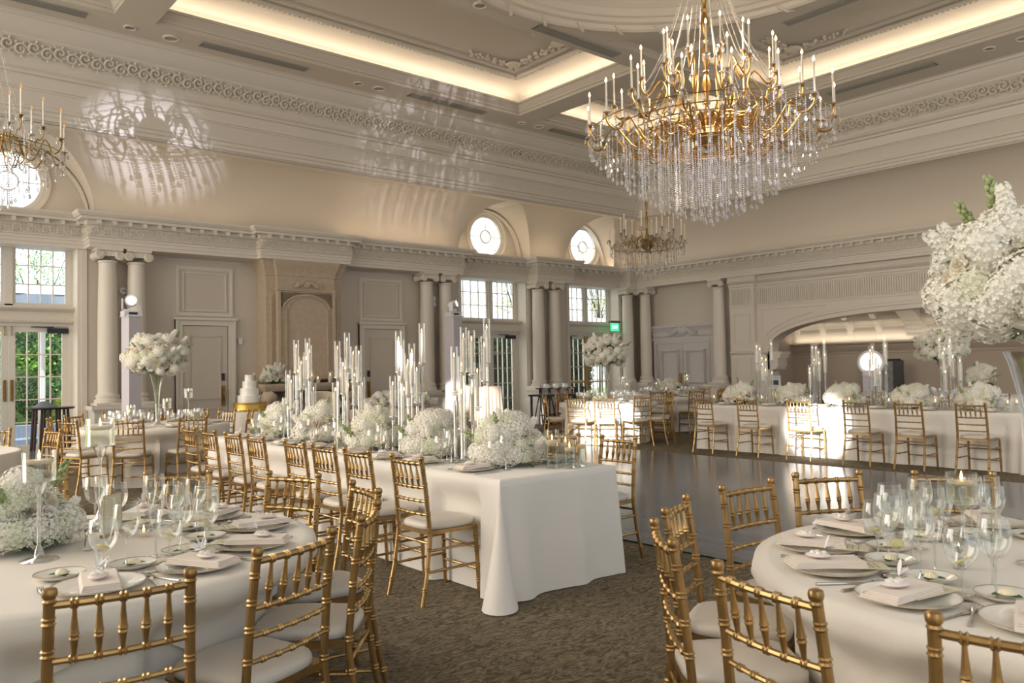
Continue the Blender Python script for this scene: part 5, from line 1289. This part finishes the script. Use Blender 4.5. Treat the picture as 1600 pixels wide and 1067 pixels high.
BULB=M().lathe([(0,0),(.010,.008),(.014,.022),(.010,.038),(.003,.055),(0,.062)],10,cap=False).mesh('bulb',m_bulb)
BULBOFF=M().lathe([(0,0),(.010,.008),(.014,.022),(.010,.038),(.003,.055),(0,.062)],10,cap=False).mesh('bulb',emis('bulb_dim',(1,.55,.25),.8))
def chandelier(label,x,y,tiers,hub,hoops,zbot,stem,top,brass,lit=True,s=1.0,beads=True,full=100,col=m_cryst):
    c=thing('chandelier',label,'chandelier',(x,y,0)); m=M()
    m.lathe([(.02,7.0),(.14,6.99),(.13,6.93),(.03,6.90),(.016,6.85)],16); m.build('ceiling_rose',brass,c)
    zt,zh=stem; k=[(.012,6.9),(.012,zt)]
    n=6; pr=[(.014*s,zt+.001)]
    for i in range(n):
        z=zt-(zt-zh)*(i+.0)/n; dz=(zt-zh)/n; pr+=[(.018*s,z-dz*.08),(.034*s,z-dz*.14),(.016*s,z-dz*.22),(.045*s,z-dz*.55),(.030*s,z-dz*.8),(.016*s,z-dz*.98)]
    M().lathe([(.012,6.9)]+pr,14).build('stem',brass,c)
    M().lathe([(.02,hub+.16),(.10*s,hub+.10),(.17*s,hub),(.14*s,hub-.05),(.05*s,hub-.12),(.02,hub-.16)],20).build('hub',brass,c)
    q=0
    for (R,nc,zc,cl,a0) in tiers:
        CM=candle_mesh(cl)
        for i in range(nc):
            a=a0+2*PI*i/nc; ca,sa=cos(a),sin(a); m=M(); pts=[]
            r0=.12*s; zs=hub+(.02 if zc<hub+.5 else .10)
            if zc>hub+.45:
                P=[(r0,zs),(R*.45,zs+.10),(R*.75,zs-.02+.5*(zc-hub-.3)),(R*.62,zc-.16),(R*.72,zc-.02),(R*.9,zc-.20),(R,zc-.12),(R,zc)]
            else: P=[(r0,zs),(R*.25,zs+.16),(R*.42,zs+.10),(R*.50,zs-.10),(R*.62,zs-.16),(R*.72,zs-.02),(R*.78,zs+.08),(R*.84,zs+.02),(R*.88,zc-.15),(R*.95,zc-.15),(R,zc-.08),(R,zc)]
            # smooth the path
            for j in range(len(P)-1):
                p0=P[max(0,j-1)];p1=P[j];p2=P[j+1];p3=P[min(len(P)-1,j+2)]
                for u in (0,.33,.66):
                    f=lambda A,B,C_,D:.5*((2*B)+(-A+C_)*u+(2*A-5*B+4*C_-D)*u*u+(-A+3*B-3*C_+D)*u**3)
                    pts.append((f(p0[0],p1[0],p2[0],p3[0]),f(p0[1],p1[1],p2[1],p3[1])))
            pts.append(P[-1]); m.tube([(r*ca,r*sa,z) for r,z in pts],[.0095*s]*len(pts),6)
            sc=[((R*.60+.07*s*(1-k/14)*cos(k*.6)),zs+.02+.07*s*(1-k/14)*sin(k*.6)) for k in range(12)]
            m.tube([(r*ca,r*sa,z) for r,z in sc],.0065*s,5)
            m.lathe([(.008,-.03),(.022,-.01),(.012,0),(.026,.008)],8,(R*ca,R*sa,zc))
            arm=m.build('arm',brass,c); link('bobeche',BOB,arm,(R*ca,R*sa,zc+.006)); link('candle_sleeve',CM,arm,(R*ca,R*sa,zc+.012))
            link('bulb',BULB if lit else BULBOFF,arm,(R*ca,R*sa,zc+.018+cl))
            for j in range(3): b_=a+j*2.1; link('drop',DROP,arm,(R*ca+.042*cos(b_),R*sa+.042*sin(b_),zc+.004))
    # hanging strands: longer towards the axis
    cnt=0; over=M(); cache={}
    for (R,nn,zt_) in hoops:
        zb_=zbot(R); L_=round((zt_-zb_)*20)/20
        ring=M(); ring.tube([(R*cos(2*PI*i/36),R*sin(2*PI*i/36),zt_) for i in range(37)],.006*s,5,cap=False).build('hoop',brass,c)
        if L_ not in cache: cache[L_]=strand(L_)
        for i in range(nn):
            a=2*PI*i/nn+R*3; p=(R*cos(a),R*sin(a),zt_+((i*7)%5-2)*.012)
            if cnt<full: link('crystal_strand',cache[L_],c,p,(0,0,a)); cnt+=1
            else: over.add([tuple(Vector(v.co)+Vector(p)) for v in cache[L_].vertices],[tuple(f_.vertices) for f_ in cache[L_].polygons])
    if over.v:
        o=over.build('crystal_strands',m_cryst,c,smooth=False); o['kind']='stuff'
    R,nc,zc,cl,a0=tiers[0]
    for i in range(nc): 
        a=a0+2*PI*i/nc;b_=a0+2*PI*(i+1)/nc; link('crystal_swag',swag((R*cos(a),R*sin(a),zc-.06),(R*cos(b_),R*sin(b_),zc-.06),.13*s),c)
    if len(tiers)>1:
        R2,n2,z2,_,b0=tiers[1]
        for i in range(n2):
            a=b0+2*PI*i/n2;b_=b0+2*PI*(i+1)/n2; link('crystal_swag',swag((R2*cos(a),R2*sin(a),z2-.12),(R2*cos(b_),R2*sin(b_),z2-.12),.16*s),c)
    RT,ZT,RL,ZL,ns=top
    for i in range(ns):
        a=2*PI*i/ns; link('bead_chain',swag((RT*cos(a),RT*sin(a),ZT),(RL*cos(a),RL*sin(a),ZL),.18*s,.009,.022),c)
    return c
DROP=drop(.075).mesh('drop',m_cryst,smooth=False)
bigp=lambda R: 4.00-(1.0-min(1,R/1.42)**1.6)*.84
chandelier('large lit brass and crystal chandelier at top right of photo',8.06,5.72,
  [(1.45,18,4.32,.34,.1),(1.12,12,4.62,.34,.3),(.80,10,4.92,.34,.0),(.48,8,5.14,.34,.2)],4.22,
  [(1.42,64,4.30),(1.22,56,4.26),(1.0,48,4.24),(.80,40,4.20),(.60,32,4.16),(.40,24,4.12),(.20,14,4.06),(.07,5,4.0)],bigp,(6.6,4.3),(.12,6.5,.78,4.85,16),m_brass,True,1.25)
smp=lambda R: 3.85-(1.0-min(1,R/.80)**1.5)*.52
for lab,x,y in (('smaller unlit brass chandelier hanging in the far corner below the large one',13.55,11.27),('smaller brass chandelier cut by the left edge of photo',1.30,10.75)):
    chandelier(lab,x,y,[(.84,8,4.18,.30,.15),(.58,8,4.38,.30,.5)],4.08,[(.80,30,4.06),(.62,26,4.04),(.44,20,4.0),(.26,14,3.98),(.10,7,3.94)],smp,(6.3,4.12),(.06,5.9,.45,4.2,8),m_brassd,False,.8)
def pt(name,loc,e,col,r=.3):
    l=bpy.data.lights.new(name,'POINT'); l.energy=e; l.color=col; l.shadow_soft_size=r; o=bpy.data.objects.new(name,l); COL.objects.link(o); o.location=loc
pt('chandelier_light',(8.06,5.72,5.05),130,(1,.76,.52),.35)

# ================================================================== outside
G=tag(M().box(-20,45,16.4,70,-.35,-.2).build('lawn',mat('lawn_ground',(.16,.22,.08),.9,var=.3,vscale=4),smooth=False),'green lawn and terrace seen through the French doors','lawn',None,'structure')
tag(M().box(-4,30,16.35,21.5,-.2,-.15).build('terrace',mat('terrace_stone',(.42,.46,.5),.7,var=.08,vscale=3),smooth=False),'pale stone terrace outside the French doors','terrace',None,'structure')
def hedge(lab,x0,x1,y,z1,n,seed,mt,depth=.8,lf=.085,mti=m_hedged):
    t=thing('hedge',lab,'hedge',((x0+x1)/2,y,0)); rnd=random.Random(seed); w=(x1-x0)/2; m=M()
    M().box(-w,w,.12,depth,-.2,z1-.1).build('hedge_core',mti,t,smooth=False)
    for k in range(n):
        p=Vector((rnd.uniform(-w,w),rnd.uniform(-.06,.16),rnd.uniform(-.15,z1))); d=Vector((rnd.uniform(-1,1),rnd.uniform(-1.2,.0),rnd.uniform(-.6,1))).normalized(); s_=d.cross(Vector((rnd.uniform(-1,1),rnd.uniform(-1,1),rnd.uniform(-1,1)))).normalized()*lf*.33; L_=lf*rnd.uniform(.7,1.2)
        m.add([tuple(p),tuple(p+d*L_*.5+s_),tuple(p+d*L_),tuple(p+d*L_*.5-s_)],[(0,1,2,3)])
    o=m.build('leaves',mt,t,smooth=False); o['kind']='stuff'; return t
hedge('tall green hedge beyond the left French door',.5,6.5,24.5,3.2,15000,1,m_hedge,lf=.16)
hedge('dark green hedge beyond the middle French door',16.5,24.5,23.5,2.9,9000,2,mat('hedge_leaf_dark',(.035,.08,.03),.5,var=.5,vscale=3),lf=.15)  # leaves of a darker green than the left hedge
def bush(lab,x,y,r,rz,n,seed,mt,z=-.2,lf=.05):
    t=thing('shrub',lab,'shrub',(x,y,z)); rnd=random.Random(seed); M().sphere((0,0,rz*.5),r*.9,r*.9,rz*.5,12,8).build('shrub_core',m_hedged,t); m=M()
    for k in range(n):
        zz=rnd.uniform(-.9,1); a=rnd.uniform(0,6.28); s0=math.sqrt(1-zz*zz); q=Vector((r*s0*cos(a),r*s0*sin(a),rz*.5+rz*.52*zz)); d=(Vector((s0*cos(a),s0*sin(a),zz))+Vector((rnd.uniform(-.6,.6),rnd.uniform(-.6,.6),rnd.uniform(-.3,.8)))).normalized(); s_=d.cross(Vector((rnd.uniform(-1,1),rnd.uniform(-1,1),.3))).normalized()*lf*.35
        m.add([tuple(q),tuple(q+d*lf*.5+s_),tuple(q+d*lf),tuple(q+d*lf*.5-s_)],[(0,1,2,3)])
    o=m.build('leaves',mt,t,smooth=False); o['kind']='stuff'
m_bl=mat('shrub_light',(.30,.46,.17),.5,var=.25,vscale=5)
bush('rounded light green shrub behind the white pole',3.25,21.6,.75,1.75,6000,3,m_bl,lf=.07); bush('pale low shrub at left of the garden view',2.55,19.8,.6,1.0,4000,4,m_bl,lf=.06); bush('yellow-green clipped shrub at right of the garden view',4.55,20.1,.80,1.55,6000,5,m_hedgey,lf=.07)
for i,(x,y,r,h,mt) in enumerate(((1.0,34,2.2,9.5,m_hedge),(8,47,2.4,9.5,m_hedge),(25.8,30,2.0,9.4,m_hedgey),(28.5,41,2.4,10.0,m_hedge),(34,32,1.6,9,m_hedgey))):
    t=thing('tree',('leafy tree seen through the left round window','leafy tree far behind the left hedge','yellow-green tree seen through the middle round window','green tree seen between the middle and right round windows','tree seen through the right round window')[i],'tree',(x,y,-.2)); M().tube([(0,0,0),(.1,0,h*.4),(.0,.1,h*.7)],[.14,.10,.05],8).build('trunk',mat('bark',(.10,.07,.05),.9),t)
    rnd=random.Random(i+60); m=M(); br=M()
    for k in range(20):
        c=Vector((rnd.gauss(0,r*.5),rnd.gauss(0,r*.5),h*.72+rnd.gauss(0,h*.16))); br.tube([(0,0,h*.45),tuple(c)],[.03,.008],5)
        for j in range(80):
            q=c+Vector((rnd.gauss(0,.42),rnd.gauss(0,.42),rnd.gauss(0,.34))); d=Vector((rnd.gauss(0,1),rnd.gauss(0,1),rnd.gauss(0,1))).normalized(); s_=d.orthogonal().normalized()*.05; m.add([tuple(q),tuple(q+d*.09+s_),tuple(q+d*.18),tuple(q+d*.09-s_)],[(0,1,2,3)])
    br.build('branches',bpy.data.materials['bark'],t); o=m.build('leaves',mt,t,smooth=False); o['kind']='stuff'
m_tent=mat('tent_fabric',(.36,.42,.54),.6,bump=.01,bscale=3); m_tentd=mat('tent_fabric_dark',(.22,.27,.36),.6)
def tent(lab,x0,x1,y0,y1,z0,z1,z2):
    t=thing('tent',lab,'tent',((x0+x1)/2,(y0+y1)/2,0)); w,d=(x1-x0)/2,(y1-y0)/2; m=M(); n=24
    m.grid([[(-w+2*w*i/n,-d,z1) for i in range(n+1)],[(-w*.5+w*i/n,0,z2) for i in range(n+1)]]); m.grid([[(-w+2*w*i/n,d,z1) for i in range(n+1)],[(-w*.5+w*i/n,0,z2) for i in range(n+1)]])
    m.add([(-w,-d,z1),(-w,d,z1),(-w*.5,0,z2),(w,-d,z1),(w,d,z1),(w*.5,0,z2)],[(0,1,2),(3,4,5)]); m.build('roof',m_tent,t)
    v=M(); v.grid([[(-w+2*w*i/60,-d-.02*sin(i*.9),z1) for i in range(61)],[(-w+2*w*i/60,-d-.10*abs(sin(i*.52)),z0+.12*abs(sin(i*PI/20))) for i in range(61)]]); v.build('valance',m_tentd,t)
    for sx in (-1,1): M().tube([(sx*w*.98,-d,-.15),(sx*w*.98,-d,z1)],.05,8).build('pole',m_plastic,t)
tent('blue-grey tent roof seen through the left upper windows',.6,7.4,18.6,22.6,2.62,3.15,3.55); tent('blue-grey tent roof seen through the right upper windows',13.2,24,18.8,23.2,2.62,2.90,3.35)
t=thing('tent_pole','white tent pole with slanting straps outside the left door','pole',(3.30,18.9,-.15)); M().tube([(0,0,0),(0,0,2.9)],.055,10).build('pole',m_plastic,t)
M().box(-.012,.012,-.02,.02,0,1).xf(Matrix.Translation((.85,0,.55))@Matrix.Rotation(-.17,4,'Y')@Matrix.Scale(2.3,4,(0,0,1))).build('strap',m_plastic,t,smooth=False); M().box(-.012,.012,-.02,.02,0,1).xf(Matrix.Translation((1.0,.3,.75))@Matrix.Rotation(-.26,4,'Y')@Matrix.Scale(2.1,4,(0,0,1))).build('strap',m_plastic,t,smooth=False)
t=thing('garden_sofa','grey cushioned sofa on the terrace beyond the left door','sofa',(3.3,17.9,-.15)); M().box(-1,1,-.35,.35,.16,.42).build('seat',m_tentd,t); M().box(-1,1,.2,.4,.42,.66).build('backrest',m_tentd,t)
for sx in (-1,1): M().box(sx*.9-.03,sx*.9+.03,-.3,.3,0,.16).build('leg',m_black,t)

# ================================================================== camera and picture
cam=bpy.data.cameras.new('camera'); co=bpy.data.objects.new('camera',cam); COL.objects.link(co); bpy.context.scene.camera=co
cam.sensor_width=36; cam.lens=1244.4/1600*36; cam.clip_start=.05; cam.clip_end=300
yaw,pitch,roll=.7059,.032896,-.01874
fw=Vector((sin(yaw)*cos(pitch),cos(yaw)*cos(pitch),sin(pitch))); rt=Vector((cos(yaw),-sin(yaw),0)); up=rt.cross(fw)
r2=rt*cos(roll)+up*sin(roll); u2=-rt*sin(roll)+up*cos(roll)
co.matrix_world=Matrix(((r2.x,u2.x,-fw.x,0),(r2.y,u2.y,-fw.y,0),(r2.z,u2.z,-fw.z,1.462),(0,0,0,1)))
cam.dof.use_dof=True; cam.dof.focus_distance=5.2; cam.dof.aperture_fstop=6.3
for o in bpy.data.objects:
    if '_used' in o: 
        if o['_used']==0: print('unused prototype',o.name)
        del o['_used']
    if o.type=='EMPTY': pass
sc=bpy.context.scene
sc.view_settings.view_transform='Standard'; sc.view_settings.look='None'; sc.view_settings.exposure=-.06; sc.view_settings.gamma=1; sc.view_settings.use_curve_mapping=False
c=sc.cycles; c.use_denoising=True; c.max_bounces=10; c.diffuse_bounces=4; c.glossy_bounces=4; c.transmission_bounces=4; c.transparent_max_bounces=40; c.caustics_reflective=False; c.caustics_refractive=False; c.sample_clamp_indirect=4; c.use_adaptive_sampling=True; c.adaptive_threshold=.03
